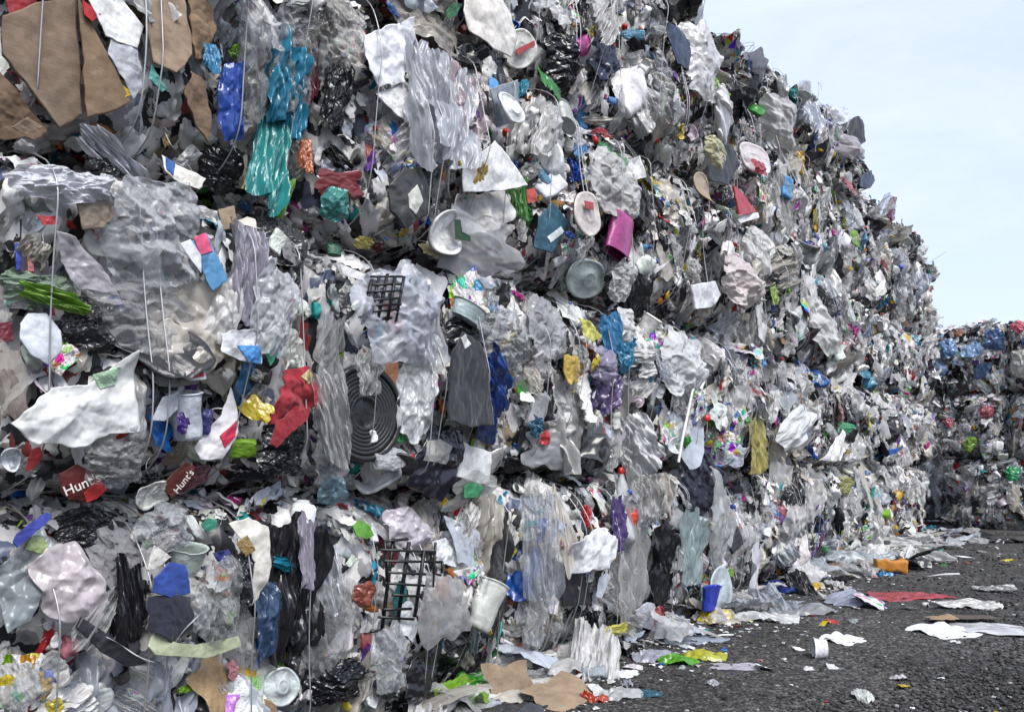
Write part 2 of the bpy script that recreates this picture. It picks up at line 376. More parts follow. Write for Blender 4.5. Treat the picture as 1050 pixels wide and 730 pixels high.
def cup(seed, h=0.9, r0=0.32, r1=0.45, crush=0.42):
    g = np.random.default_rng(seed); w = 0.018
    prof = [(0.001, -h / 2), (r0, -h / 2), (r0 + (r1 - r0) * 0.5, 0), (r1, h / 2), (r1 + 0.035, h / 2 + 0.005), (r1 + 0.03, h / 2 + 0.03), (r1 - w, h / 2 + 0.02), (r0 - w, -h / 2 + w), (0.001, -h / 2 + w)]
    v, f = lathe(dense(prof, 26), 28)
    a = np.arctan2(v[:, 1], v[:, 0])
    k = 1 - crush * (0.5 + 0.5 * np.sin(2 * a + g.uniform(0, 6))) * (0.35 + 0.65 * np.clip(v[:, 2] / h + 0.5, 0, 1))
    v[:, 0] *= k; v[:, 1] *= k * (1 - crush * 0.5)
    d = crumple(g, a * 0.7, v[:, 2] * 2, 0.10 * crush / 0.3, n=8)
    v[:, 0] *= 1 + d; v[:, 1] *= 1 + d
    return np.stack([v[:, 0], v[:, 2], v[:, 1]], -1), f

def lid(seed, rings=1, warp=0.26, dish=0.05):
    g = np.random.default_rng(seed)
    prof = [(0.001, dish), (0.1, dish)]
    for i in range(rings):
        r = 0.14 + 0.28 * i / max(1, rings)
        prof += [(r, dish), (r + 0.012, dish + 0.02), (r + 0.045, dish + 0.02), (r + 0.057, dish)]
    prof += [(0.43, dish), (0.445, dish + 0.045), (0.475, dish + 0.05), (0.5, dish + 0.03), (0.5, -0.05), (0.485, -0.05), (0.48, 0.02), (0.001, 0.015)]
    v, f = lathe(prof, 40)
    v[:, 2] += warp * wsum(waves(g, 5, 2, 7), v[:, 0], v[:, 1]) * 2
    v[:, 0] *= g.uniform(0.86, 1)
    return v, f

def tray(seed):
    g = np.random.default_rng(seed)
    def ring(a, b, z, p=5, n=40):
        th = np.linspace(0, 2 * math.pi, n, endpoint=False); c, s = np.cos(th), np.sin(th)
        k = (np.abs(c) ** p + np.abs(s) ** p) ** (-1 / p)
        return np.stack([a * c * k, b * s * k, np.full(n, z)], -1)
    rs = [ring(0.01, 0.01, 0.0), ring(0.17, 0.24, 0), ring(0.2, 0.27, 0.015), ring(0.33, 0.44, 0.0), ring(0.36, 0.47, 0.03), ring(0.40, 0.5, 0.16), ring(0.45, 0.55, 0.165), ring(0.455, 0.555, 0.14), ring(0.43, 0.53, 0.145), ring(0.37, 0.48, -0.015), ring(0.01, 0.01, -0.02)]
    v = np.concatenate(rs); f = grid_faces(len(rs), 40, wrap=True)
    v[:, 2] += crumple(g, v[:, 0] * 2, v[:, 1] * 2, 0.22, n=9, vert=0.3)
    v[:, 0] += 0.08 * np.sin(v[:, 1] * 4 + g.uniform(0, 6))
    return v, f

def ribbon(seed, n=44, w=0.05, twist=3.0, wave=0.12):
    g = np.random.default_rng(seed)
    s = np.linspace(-0.5, 0.5, n)
    c = np.stack([wave * wsum(waves(g, 4, 3, 12), s, s * 0) * 3, s, wave * wsum(waves(g, 4, 3, 12), s, s * 0) * 1.2], -1)
    a = g.uniform(0, 3) + twist * wsum(waves(g, 3, 2, 7), s, s * 0) * 1.5
    ww = w * (0.7 + 0.3 * np.sin(s * 9 + g.uniform(0, 6)))
    d = np.stack([np.cos(a), 0 * a, np.sin(a) * 0.7], -1) * ww[:, None]
    dp = np.stack([-np.sin(a), 0 * a, np.cos(a)], -1) * (ww * 0.35)[:, None]
    v = np.stack([c - d, c - 0.3 * d + dp, c + 0.4 * d - dp * 0.5, c + d], 1).reshape(-1, 3)
    return v, grid_faces(n, 4)

def tube(pts, r, seg=6):
    pts = np.asarray(pts, float); n = len(pts)
    tg = np.gradient(pts, axis=0); tg /= np.linalg.norm(tg, axis=1)[:, None] + 1e-9
    ref = np.array([0.3, 1.0, 0.2]); ref /= np.linalg.norm(ref)
    a = np.cross(tg, ref); a /= np.linalg.norm(a, axis=1)[:, None] + 1e-9; b = np.cross(tg, a)
    th = np.linspace(0, 2 * math.pi, seg, endpoint=False)
    v = pts[:, None] + r * (np.cos(th)[None, :, None] * a[:, None] + np.sin(th)[None, :, None] * b[:, None])
    return v.reshape(-1, 3), grid_faces(n, seg, wrap=True)

def slab(outline, thick, seed, rings=22, amp=0.03, curl=0.0, seg=132, vert=0.3, kmax=3.0, fold=None):
    """a sheet with a traced outline and a real thickness; x,y in metres, +z towards the viewer"""
    g = np.random.default_rng(seed)
    o = np.asarray(outline, float); c = o.mean(0)
    o = o[::-1] if ((o[:, 0] * np.roll(o[:, 1], -1) - np.roll(o[:, 0], -1) * o[:, 1]).sum() < 0) else o
    oo = np.concatenate([o, o[:1]]); d = np.concatenate([[0], np.cumsum(np.linalg.norm(np.diff(oo, axis=0), axis=1))])
    s = np.sort(np.concatenate([np.linspace(0, d[-1], seg - len(o), endpoint=False) + 1e-6, d[:-1]]))
    b = np.stack([np.interp(s, d, oo[:, 0]), np.interp(s, d, oo[:, 1])], -1)
    size = (o.max(0) - o.min(0)).max()
    b = b + (wsum(waves(g, 10, 12, 60), b[:, 0] / size, b[:, 1] / size) * 0.16 * size)[:, None] * (b - c) / (np.linalg.norm(b - c, axis=1)[:, None] + 1e-6) * min(1.0, amp * 25)
    rg = np.linspace(0.02, 1, rings)
    p = c + (b - c)[None] * rg[:, None, None]
    x, y = p[..., 0], p[..., 1]
    xs, ys = (x - c[0]) / size * 2, (y - c[1]) / size * 2
    z = facets(g, xs, ys, amp * 0.66, ax=1.0 if vert < 0.6 else 2.0, levels=((6, 1.0), (20, 0.6), (80, 0.42), (260, 0.22))) * size - curl * size * 0.6 * (xs ** 2 + ys ** 2)
    if fold is not None:
        z += fold(x, y)
    z -= np.median(z)
    top = np.stack([x, y, z], -1).reshape(-1, 3); bot = top - np.array([0, 0, thick])
    n = len(b); f1 = grid_faces(rings, n, wrap=True); f2 = f1[:, ::-1] + len(top)
    k = np.arange(n); k2 = (k + 1) % n; e0 = (rings - 1) * n
    rim = np.stack([e0 + k, e0 + k + len(top), e0 + k2 + len(top), e0 + k2], -1)[:, ::-1]
    cap = np.arange(n)[None, :]
    return np.concatenate([top, bot]), [np.concatenate([f1, f2, rim]), cap[:, ::-1].copy()]

def box_bars(bars):
    """list of (p, q, halfwidth) -> joined square bars"""
    V, Fs = [], []
    for p, q, w in bars:
        p, q = Vector(p), Vector(q); d = (q - p).normalized(); s = d.cross(Vector((0, 0, 1))).normalized() * w; u = Vector((0, 0, w))
        b = len(V)
        for e in (p - d * w, q + d * w):
            V += [tuple(e + s + u), tuple(e - s + u), tuple(e - s - u), tuple(e + s - u)]
        Fs += [(b, b + 1, b + 2, b + 3), (b + 7, b + 6, b + 5, b + 4)] + [(b + i, b + 4 + i, b + 4 + (i + 1) % 4, b + (i + 1) % 4) for i in range(4)]
    return np.array(V), np.array(Fs)

def carton(seed):
    g = np.random.default_rng(seed)
    n = 12; u = np.linspace(-1, 1, n); th = np.linspace(0, 2 * math.pi, 28, endpoint=False)
    c, s = np.cos(th), np.sin(th); k = (np.abs(c) ** 9 + np.abs(s) ** 9) ** (-1 / 9)
    rows = [np.stack([0 * th, 0 * th - 0.5, 0 * th], -1)]
    for a in u:
        q = 1 - 0.25 * (1 - a * a)
        rows.append(np.stack([0.32 * c * k * (1 + 0.1 * (1 - a * a)), np.full(28, a * 0.5), 0.2 * s * k * q], -1))
    rows.append(np.stack([0 * th, 0 * th + 0.5, 0 * th], -1))
    v = np.concatenate(rows); v += 0.5 * np.stack([crumple(g, v[:, 1] * 2, v[:, 2] + v[:, 0], 0.14, n=8) for _ in range(3)], -1)
    return v, grid_faces(len(rows), 28, wrap=True)

# ------------------------------------------------------------------ library of scrap shapes (shared meshes)
LIB = {}
def add_lib(kind, mats, gen, count, seed0, **kw):
    LIB[kind] = []
    for i in range(count):
        r = gen(seed0 + i, **kw)
        LIB[kind].append(mk_mesh(kind, r[0], r[1], mats[i % len(mats)] if isinstance(mats[0], list) else mats,
                                 midx=r[2] if len(r) > 2 else None, smooth=True))
add_lib('film_bag', [M['film']], sheet, 22, 100, amp=0.24, curl=0.10, rounded=0.7, n=24, nu=56, nv=56, kmax=5.0, rag=0.10, puff=0.18)
add_lib('fine_bag', [M['film']], sheet, 10, 120, amp=0.26, curl=0.10, rounded=0.6, n=40, nu=90, nv=90, kmax=8.0, rag=0.10, puff=0.14)
add_lib('fine_fold', [M['film']], sheet, 8, 130, amp=0.34, curl=0.10, rounded=0.3, vert=0.96, n=30, nu=110, nv=40, kmax=9.0, rag=0.13)
add_lib('film_fold', [M['film']], sheet, 14, 140, amp=0.32, curl=0.10, rounded=0.4, vert=0.96, n=22, nu=84, nv=30, kmax=7.0, rag=0.13, puff=0.1)
add_lib('film_sheet', [M['film']], sheet, 10, 160, amp=0.10, curl=0.05, rounded=0.1, rag=0.24, n=12)
add_lib('printed_pouch', [M['print']], sheet, 10, 180, amp=0.12, curl=0.08, rounded=0.15, rag=0.08, n=12, nu=22, nv=28)
add_lib('cloth_rag', [M['cloth']], sheet, 8, 200, amp=0.30, curl=0.14, rounded=0.6, n=14, kmax=2.5, nu=56, nv=56, rag=0.08)
add_lib('paper_sheet', [M['paper']], sheet, 8, 220, amp=0.10, curl=0.03, rounded=0.0, rag=0.15, n=7, kmax=2.0, nu=22, nv=28)
add_lib('cardboard_flap', [M['card']], sheet, 6, 240, amp=0.07, curl=0.03, rounded=0.0, rag=0.14, n=5, kmax=1.5, nu=22, nv=28)
add_lib('gathered_bag', [M['film']], gathered, 10, 260)
add_lib('bottle', [[M['bottle'], M['cap_blue']], [M['bottle'], M['cap_white']], [M['bottle'], M['cap_red']]], crushed_bottle, 9, 280)
add_lib('jug', [[M['plastic'], M['cap_blue']], [M['plastic'], M['cap_white']], [M['plastic'], M['cap_red']]], crushed_bottle, 6, 300, jug=True)
add_lib('cup', [M['plastic']], cup, 7, 320)
add_lib('tub', [M['plastic']], cup, 5, 330, h=0.55, r0=0.38, r1=0.46, crush=0.2)
add_lib('lid', [M['plastic']], lid, 5, 340)
add_lib('tray', [M['plastic']], tray, 6, 350)
add_lib('strip', [M['plastic']], ribbon, 10, 360)
add_lib('cord', [M['plastic']], ribbon, 6, 375, w=0.012, wave=0.3)
add_lib('carton', [M['paper']], carton, 6, 385)

add_lib('ringed_tub', [M['plastic']], lid, 1, 347, rings=7, warp=0.05, dish=0.02)

def obj(name, me, parent=None, loc=None, rot=None, scale=None, color=None):
    o = bpy.data.objects.new(name, me); COL.objects.link(o)
    if parent is not None:
        o.parent = parent
    if loc is not None:
        o.location = loc
    if rot is not None:
        o.rotation_euler = rot
    if scale is not None:
        o.scale = scale
    if color is not None:
        o.color = color if len(color) == 4 else (*color, 1.0)
    return o

def tag(o, label, cat, group=None):
    o['label'] = label; o['category'] = cat
    if group:
        o['group'] = group
    return o

# colours of the waste itself
ACCENT = [tuple(0.78 * q for q in a) for a in [(0.02, 0.10, 0.50), (0.02, 0.28, 0.42), (0.0, 0.16, 0.6), (0.50, 0.02, 0.03), (0.62, 0.05, 0.03), (0.62, 0.42, 0.02), (0.70, 0.55, 0.04),
          (0.05, 0.32, 0.05), (0.25, 0.50, 0.04), (0.02, 0.35, 0.33), (0.50, 0.04, 0.28), (0.16, 0.06, 0.30), (0.60, 0.18, 0.03), (0.55, 0.22, 0.26), (0.10, 0.30, 0.62)]]
def jit(c, k=0.12):
    f = 1 + rnd.uniform(-k, k)
    return tuple(min(0.9, max(0.005, x * f * (1 + rnd.uniform(-k, k) * 0.4))) for x in c)
def film_colour():
    r = rnd.random()
    if r < 0.34:
        g = rnd.uniform(0.55, 0.8); return (g, g * 1.0, g * 1.01, rnd.uniform(0.22, 0.62))
    if r < 0.60:
        g = rnd.uniform(0.46, 0.80); return (g, g * 0.995, g * 0.985, rnd.uniform(0.7, 1.0))
    if r < 0.71:
        g = rnd.uniform(0.45, 0.72); return (g, g * 0.94, g * 0.83, rnd.uniform(0.6, 0.97))
    if r < 0.78:
        g = rnd.uniform(0.48, 0.72); return (g * 0.86, g * 0.94, g * 1.06, rnd.uniform(0.55, 0.9))
    if r < 0.935:
        g = rnd.uniform(0.012, 0.06); return (g, g * 1.02, g * 1.12, 1.0)
    return (*jit(rnd.choice(ACCENT)), rnd.uniform(0.8, 1.0))
def hard_colour():
    r = rnd.random()
    if r < 0.45:
        return jit((0.60, 0.60, 0.595), 0.25)
    if r < 0.60:
        return jit((0.03, 0.03, 0.033))
    if r < 0.78:
        return jit((0.4, 0.4, 0.41))
    return jit(rnd.choice(ACCENT))
def bottle_colour():
    r = rnd.random()
    if r < 0.72:
        g = rnd.uniform(0.5, 0.75); return (g, g * 1.02, g * 1.05, rnd.uniform(0.35, 0.6))
    return (*jit(rnd.choice([(0.1, 0.4, 0.15), (0.15, 0.4, 0.6), (0.5, 0.3, 0.08)])), 0.7)
def cloth_colour():
    return jit(rnd.choice([(0.02, 0.02, 0.025), (0.03, 0.035, 0.06), (0.25, 0.02, 0.03), (0.3, 0.3, 0.31), (0.03, 0.07, 0.2), (0.45, 0.42, 0.38), (0.02, 0.02, 0.02)]))

# kind -> (weight, colour function, scale factor, name)
KINDS = [('film_bag', 30, film_colour, 1.0, 'film_bag'), ('film_fold', 21, film_colour, 1.05, 'folded_film'), ('film_sheet', 9, film_colour, 1.0, 'film_sheet'),
         ('gathered_bag', 8, film_colour, 1.0, 'knotted_bag'), ('printed_pouch', 10, lambda: jit((0.6, 0.6, 0.58)), 0.75, 'printed_pouch'), ('cloth_rag', 3, cloth_colour, 0.9, 'rag'),
         ('paper_sheet', 3, lambda: jit((0.7, 0.7, 0.69)), 0.75, 'paper_sheet'), ('cardboard_flap', 2, lambda: jit((0.30, 0.2, 0.12)), 0.7, 'cardboard_flap'),
         ('bottle', 9, bottle_colour, 1.15, 'crushed_bottle'), ('jug', 8, lambda: jit((0.7, 0.7, 0.69)), 0.8, 'crushed_jug'),
         ('cup', 6, hard_colour, 0.5, 'cup'), ('tub', 5, hard_colour, 0.6, 'tub'), ('lid', 4, hard_colour, 0.5, 'lid'), ('tray', 5, hard_colour, 0.75, 'tray'),
         ('strip', 8, hard_colour, 1.5, 'plastic_strip'), ('cord', 4, hard_colour, 1.8, 'cord'), ('carton', 5, hard_colour, 0.7, 'carton')]
KW = [k[1] for k in KINDS]

# ------------------------------------------------------------------ bale: surface, body, scrap layer, wires
NVAR = 6
LUMP = [waves(np.random.default_rng(500 + i), 9, 5.0, 19.0) for i in range(NVAR)]
def surf(x, z, var, H):
    """depth of the pressed front face behind the bale's front plane; x from the middle, z from the base"""
    zz = np.asarray(z, float) / H * HB; x = np.asarray(x, float)
    ax = np.minimum(1.1, np.abs(x) / (WB / 2)); az = np.minimum(1.1, np.abs(zz - HB / 2) / (HB / 2))
    return 0.26 * ax ** 10 + 0.42 * az ** 9 - 0.05 * (1 - ax ** 2) * (1 - az ** 2) + 0.19 * wsum(LUMP[var], x, zz)

def surf_normal(x, z, var, H):
    e = 0.03
    dx = (surf(x + e, z, var, H) - surf(x - e, z, var, H)) / (2 * e); dz = (surf(x, z + e, var, H) - surf(x, z - e, var, H)) / (2 * e)
    return Vector((dx, -1.0, dz)).normalized()

def body_mesh(var):
    g = np.random.default_rng(600 + var)
    nu, nv = 60, 52
    X, Z = np.meshgrid(np.linspace(-WB / 2, WB / 2, nu), np.linspace(0.005, HB - 0.005, nv), indexing='ij')
    Y = surf(X, Z, var, HB) + 0.05 + crumple(g, X * 3, Z * 2, 0.06, n=18, vert=0.7, kmax=4)
    Y = np.maximum(Y, -0.12)
    V = [np.stack([X, Y, Z], -1).reshape(-1, 3)]; Fs = [grid_faces(nu, nv)]
    idx = np.arange(nu * nv).reshape(nu, nv)
    loop = np.concatenate([idx[:, 0], idx[-1, 1:], idx[-2::-1, -1], idx[0, -2:0:-1]])
    edge = V[0][loop]; n = len(loop); prev = loop
    c = np.array([0, 0, HB / 2])
    for k in range(1, 8):
        p = edge.copy(); p[:, 1] = edge[:, 1] + (DB - edge[:, 1]) * k / 7
        w = 0.03 * wsum(waves(g, 6, 4, 18), p[:, 0] + p[:, 2], p[:, 1]) * 4
        if k < 7:
            p[:, 0] *= 1 + w * 0.3 - 0.01; p[:, 2] = np.clip(HB / 2 + (p[:, 2] - HB / 2) * (1 + w * 0.3 - 0.01), 0.0, HB)
        cur = np.arange(n) + sum(len(a) for a in V)
        V.append(p); Fs.append(np.stack([prev, cur, np.roll(cur, -1), np.roll(prev, -1)], -1)); prev = cur
    fan = prev[None, :].copy()
    return mk_mesh('bale_body', np.concatenate(V), [np.concatenate(Fs), fan], M['core'])
BODY = [body_mesh(i) for i in range(NVAR)]

def scrap_layer(var, count=760, lo=0.03, hi=0.12):
    """the small pressed-in bits between the larger pieces, too many and too small to pick apart"""
    g = np.random.default_rng(700 + var); r2 = random.Random(700 + var)
    protos = []
    for i in range(14):
        v, f = sheet(800 + i, nu=8, nv=9, amp=0.45, curl=0.16, rag=0.16, rounded=0.6, n=6, kmax=2.5, puff=0.15)
        protos.append((v, f))
    for i in range(4):
        protos.append(ribbon(830 + i, n=9, w=0.07))
    V, Fs, C = [], [], []; off = 0
    st = rnd.getstate(); rnd.seed(900 + var)
    for i in range(count):
        edge = r2.random()
        x = r2.uniform(-WB / 2 - 0.02, WB / 2 + 0.02)
        z = r2.uniform(0.0, HB) if edge < 0.7 else (r2.uniform(0, 0.13) if edge < 0.85 else r2.uniform(HB - 0.13, HB))
        nrm = surf_normal(x, z, var, HB); y = float(surf(x, z, var, HB))
        flat = edge >= 0.7
        v, f = protos[r2.randrange(len(protos))]
        s = math.exp(r2.uniform(math.log(lo), math.log(hi)))
        q = nrm.to_track_quat('Z', 'Y').to_matrix() @ Euler((r2.gauss(0, 0.5), r2.gauss(0, 0.5), r2.gauss(math.pi / 2 if flat else 0, 0.5))).to_matrix()
        p = (v * np.array([s * r2.uniform(0.5, 1), s * r2.uniform(0.9, 2.0), s * 0.7])) @ np.array(q).T + np.array([x, y + r2.uniform(-0.01, 0.06), z])
        c = film_colour()[:3] if r2.random() < 0.75 else hard_colour()
        V.append(p); Fs.append(f + off); off += len(v); C.append(np.tile(np.array(c), (len(v), 1)))
    rnd.setstate(st)
    return mk_mesh('scrap_layer', np.concatenate(V), np.concatenate(Fs), M['scrap'], tint=np.concatenate(C))
SCRAP = [scrap_layer(i) for i in range(NVAR)]

def wire_mesh(var, x0, seed):
    g = np.random.default_rng(seed)
    z = np.linspace(0.03, HB - 0.03, 30); x = x0 + 0.004 * np.sin(z * 3 + seed)
    y = np.array([float(surf(a, b, var, HB)) for a, b in zip(x, z)])
    # a taut wire bridges the hollows
    for _ in range(60):
        y[1:-1] = np.minimum(y[1:-1], 0.5 * (y[:-2] + y[2:]))
    y -= 0.105
    p = np.stack([x, y, z], -1)
    p = np.concatenate([[[x[0], 0.7, 0.02], [x[0], y[0] + 0.10, 0.012]], p, [[x[-1], y[-1] + 0.10, HB - 0.012], [x[-1], 0.7, HB - 0.02]]])
    v, f = tube(p, 0.003, 6)
    return mk_mesh('wire', v, f, M['wire'])
WIRES = [[wire_mesh(v, x, 40 + v * 7 + i) for i, x in enumerate((-0.52, -0.20, -0.13, 0.22, 0.55))] for v in range(NVAR)]

ORD = ['first', 'second', 'third', 'fourth', 'fifth', 'sixth', 'seventh', 'eighth', 'ninth', 'tenth', 'eleventh', 'twelfth']
LAY = ['bottom', 'second', 'third', 'fourth', 'top fifth']
BALES = {}
class Bale:
    pass

def make_bale(key, base_xy, ang, H, label, group, density=1.0, wires=True, top=False, right=False, left=False, z0=0.0, var=None):
    b = Bale()
    b.var = rnd.randrange(NVAR) if var is None else var
    b.H = H; b.key = key; b.density = density; b.keep = []
    b.top, b.right, b.left = top, right, left
    e = bpy.data.objects.new('plastic_waste_bale', None); COL.objects.link(e)
    e.empty_display_size = 0.2
    e.location = (base_xy[0], base_xy[1], z0); e.rotation_euler = (0, 0, ang)
    tag(e, label, 'waste bale', group)
    b.e = e
    obj('bale_body', BODY[b.var], e, scale=(1, 1, H / HB))
    s = obj('scrap_layer', SCRAP[b.var], e, scale=(1, 1, H / HB)); s['kind'] = 'stuff'
    if wires:
        for w in WIRES[b.var]:
            obj('wire', w, e, scale=(1, 1, H / HB))
    BALES[key] = b
    return b

def worn(c):
    m = max(c[:3]) - min(c[:3])
    if m < 0.12:
        return c
    g = 0.3 * c[0] + 0.5 * c[1] + 0.2 * c[2]
    q = tuple((0.86 * a + 0.14 * g) * 0.78 for a in c[:3])
    return q + tuple(c[3:])

def place(b, kind, name, x, z, sx, sy, sz, spin=0.0, tiltx=0.0, tilty=0.0, out=0.0, color=None, mesh=None, face='front', label=None, flatn=0.0):
    """put one piece on the bale's face; out is metres proud of the pressed surface"""
    if face == 'front':
        y = float(surf(x, z, b.var, b.H)); n = surf_normal(x, z, b.var, b.H)
        if flatn > 0:
            y = min(y, 0.04)
        n = (n * (1 - flatn) + Vector((0, -1, 0)) * flatn).normalized()
        loc = Vector((x, y, z)) + n * out
    elif face == 'top':
        n = Vector((0, -0.35 if z < 0.15 else 0.0, 1)).normalized(); loc = Vector((x, z + 0.12, b.H - 0.02 + out))
    else:
        s = 1 if face == 'right' else -1
        n = Vector((s, 0, 0)); loc = Vector((s * (WB / 2 - 0.01 + out), 0.1 + x, z))
    up = Vector((0, 0, 1)) if abs(n.z) < 0.9 else Vector((0, 1, 0))
    xa = up.cross(n).normalized(); ya = n.cross(xa)
    m = Matrix((xa, ya, n)).transposed() @ Euler((tiltx, tilty, spin)).to_matrix()
    me = mesh or rnd.choice(LIB[kind])
    o = obj(name, me, b.e, loc, m.to_euler(), (sx, sy, sz), worn(color) if flatn > 0 else color)
    if label:
        o['label'] = label
    return o

def blocked(b, x, z, rx, rz):
    """would a piece of this half-size hide one of the named pieces?"""
    if len(b.key) == 3:
        return any(((x - a) / (ra + rx)) ** 2 + ((z - c) / (rc + rz)) ** 2 < 1 for a, c, ra, rc in b.keep)
    for dc in (-1, 0, 1):
        for dl in (-1, 0, 1):
            o = BALES.get((b.key[0] + dc, b.key[1] + dl))
            if o is None:
                continue
            xx = x - dc * WB; zz = z + b.e.location.z - o.e.location.z
            if any(((xx - a) / (ra + rx)) ** 2 + ((zz - c) / (rc + rz)) ** 2 < 1 for a, c, ra, rc in o.keep):
                return True
    return False

def random_piece(b, face, x, z, smin, smax, med, lift=0.0):
    k = rnd.choices(KINDS, KW)[0]
    s = min(smax, max(smin, med * math.exp(rnd.gauss(0, 0.42)))) * k[3]
    film = k[0] in ('film_bag', 'film_fold', 'film_sheet', 'gathered_bag', 'cloth_rag')
    edge = face == 'front' and (z < 0.10 or z > b.H - 0.10)
    sx, sy = s * rnd.uniform(0.62, 1.0), s * rnd.uniform(0.95, 1.65 if film else 1.05)
    if k[0] in ('lid', 'cup', 'tub', 'tray', 'carton', 'bottle', 'jug'):
        sx = sy = s * rnd.uniform(0.85, 1.1)
    spin = rnd.gauss(0, 0.5) if film else rnd.uniform(-1.6, 1.6)
    if edge:
        spin = math.pi / 2 + rnd.gauss(0, 0.3); sy *= 1.1; sx *= 0.7
    if k[0] in ('film_bag', 'film_fold', 'film_sheet') and rnd.random() < 0.5:
        sx = -sx
    if face == 'front':
        q = 0.5 * max(abs(sx), abs(sy)) if abs(spin) > 0.9 else None
        if not (lift and rnd.random() < 0.3) and blocked(b, x, z, (q or abs(sx) * 0.5) * 0.55, (q or abs(sy) * 0.5) * 0.55):
            return
    sz = s * rnd.uniform(0.5, 0.95)
    tx, ty = rnd.gauss(0, 0.22), rnd.gauss(0, 0.22)
    if k[0] == 'cup':
        tx += rnd.choice((-0.9, 0.9, 0.3))
    c = k[2]()
    if lift and rnd.random() < 0.22:
        c = (*jit(rnd.choice(ACCENT)), 1.0)
    if max(c[:3]) - min(c[:3]) > 0.15 * max(c[:3]) + 0.05 and rnd.random() < 0.8:
        sx, sy, sz = sx * 0.68, sy * 0.68, sz * 0.68
    place(b, k[0], k[4], x, z, sx, sy, sz, spin, tx, ty, rnd.uniform(-0.05, 0.06) + lift, c, face=face)

def dress(b):
    """cover the exposed faces with pieces, leaving the spots where the larger named pieces sit"""
    far = b.density < 1.2
    n = int((100 if far else 118) * b.density * b.H / HB)
    med = 0.26 if far else 0.215
    k = 0; tries = 0
    # jittered grid keeps the cover even
    cols = max(6, int(round(math.sqrt(n * WB / b.H)))); rows = max(3, int(round(n / cols)))
    for i in range(cols):
        for j in range(rows):
            x = (-0.5 + (i + rnd.uniform(-0.2, 1.2)) / cols) * WB; z = (j + rnd.uniform(-0.2, 1.2)) / rows * b.H
            x = max(-WB / 2 - 0.01, min(WB / 2 + 0.01, x)); z = max(0.05, min(b.H - 0.05, z))
            if (z < 0.10 or z > b.H - 0.10) and rnd.random() < 0.45:
                continue
            random_piece(b, 'front', x, z, 0.07, 0.5, med)
    for i in range(int((80 if b.density > 1.2 else 45) * b.H / HB)):
        x, z = rnd.uniform(-WB / 2, WB / 2), rnd.uniform(0.06, b.H - 0.06)
        random_piece(b, 'front', x, z, 0.05, 0.15, 0.09, lift=0.035)
    if b.top:
        for i in range(34):
            random_piece(b, 'top', rnd.uniform(-WB / 2, WB / 2), rnd.choice((rnd.uniform(-0.05, 0.25), rnd.uniform(0, 1.1))), 0.08, 0.40, 0.2)
    for f in ('right', 'left'):
        if getattr(b, f):
            for i in range(55):
                random_piece(b, f, rnd.uniform(0, 1.1), rnd.uniform(0.05, b.H - 0.03), 0.08, 0.4, 0.2)

# ------------------------------------------------------------------ the stack along the yard and the row across its end
NCOL = 12
GH = [1.17, 1.15, 1.22] + [1.25] * 9                    # height of the bottom bale in each column
TOPH = [0.27, 0.54, 0.82, 0.70, 0.44, 0.42, 0.42, 0.3]      # flatter bales along the top of the far part
LABELS = {(0, 2): 'left-hand waste bale topped with large brown cardboard sheets', (0, 1): 'waste bale below the brown cardboard, full of clear bags and red food labels',
          (0, 0): 'bottom left waste bale with a blue zip bag and a big pale pink bag', (1, 2): 'waste bale with a long teal bag and white sheets, right of the cardboard',
          (1, 1): 'waste bale holding a red cap, a black round tub and dark jeans', (1, 0): 'bottom waste bale with a black wire grid sticking on its front',
          (2, 1): 'second layer waste bale with yellow and bright blue scraps', (2, 0): 'bottom waste bale with a white sheet over black film',
          (2, 2): 'third layer waste bale with a magenta cup and round white lid', (3, 2): 'third layer waste bale with a red wedge below a black sheet',
          (3, 0): 'bottom waste bale with a tall clear bag and a blue cup at its foot', (3, 1): 'second layer waste bale with a bent white pipe on its front'}
for c in range(-1, NCOL):
    gh = GH[max(0, c)]
    tmid = T0 + WB * (c + 0.5)
    for L in range(5):
        if c == -1 and L > 3:
            continue
        H = gh if L == 0 else HB
        if L == 4 and c > 3:
            H = TOPH[c - 4]
        z0 = 0.0 if L == 0 else gh + (L - 1) * HB
        push = rnd.uniform(-0.07, 0.05); dt = rnd.uniform(-0.02, 0.02)
        if c == 11 and L == 0:
            push = 0.75
        p = P0 + T * (tmid + dt) - N * push
        dens = (1.55, 1.55, 1.45, 1.25, 1.1, 1.0)[c] if 0 <= c < 6 else (0.95 if c >= 6 else 0.7)
        if c == -1:
            lb = 'mixed plastic waste bale in the %s layer, just left of the first visible column' % LAY[L]
        else:
            lb = LABELS.get((c, L)) or 'grey mixed plastic waste bale in the %s layer, %s column from the left' % (LAY[L], ORD[c])
        make_bale((c, L), p, WALL_ANG + rnd.gauss(0, 0.012), H, lb, 'stacked bales along the left side of the yard', dens, wires=c < 7,
                  top=(L == 4), right=(c == NCOL - 1 or (L == 4 and c in (6, 7))), left=False, z0=z0)
CT = 17.62; CHB = 1.38
for c in range(3):
    for L in range(3):
        n0 = (0.32 if L == 0 else -0.15) + WB * (c + 0.5)
        p = P0 + T * (CT + rnd.uniform(-0.05, 0.05)) + N * n0
        make_bale(('x', c, L), p, WALL_ANG - math.pi / 2 + rnd.gauss(0, 0.015), CHB, 'waste bale in the %s layer of the far cross row, %s from the gap' % (LAY[L] if L < 2 else 'top', ORD[c]),
                  'bales in the row across the end of the yard', 0.95, wires=False, top=(L == 2), left=(c == 0), z0=L * CHB)

p = P0 + T * (CT + 1.5) + N * (0.30 - WB * 0.5)
make_bale(('x', -1, 0), p, WALL_ANG - math.pi / 2, CHB, 'shadowed waste bale deep in the dark gap between the stack and the cross row', 'bales in the row across the end of the yard', 0.7, wires=False, z0=0.0)

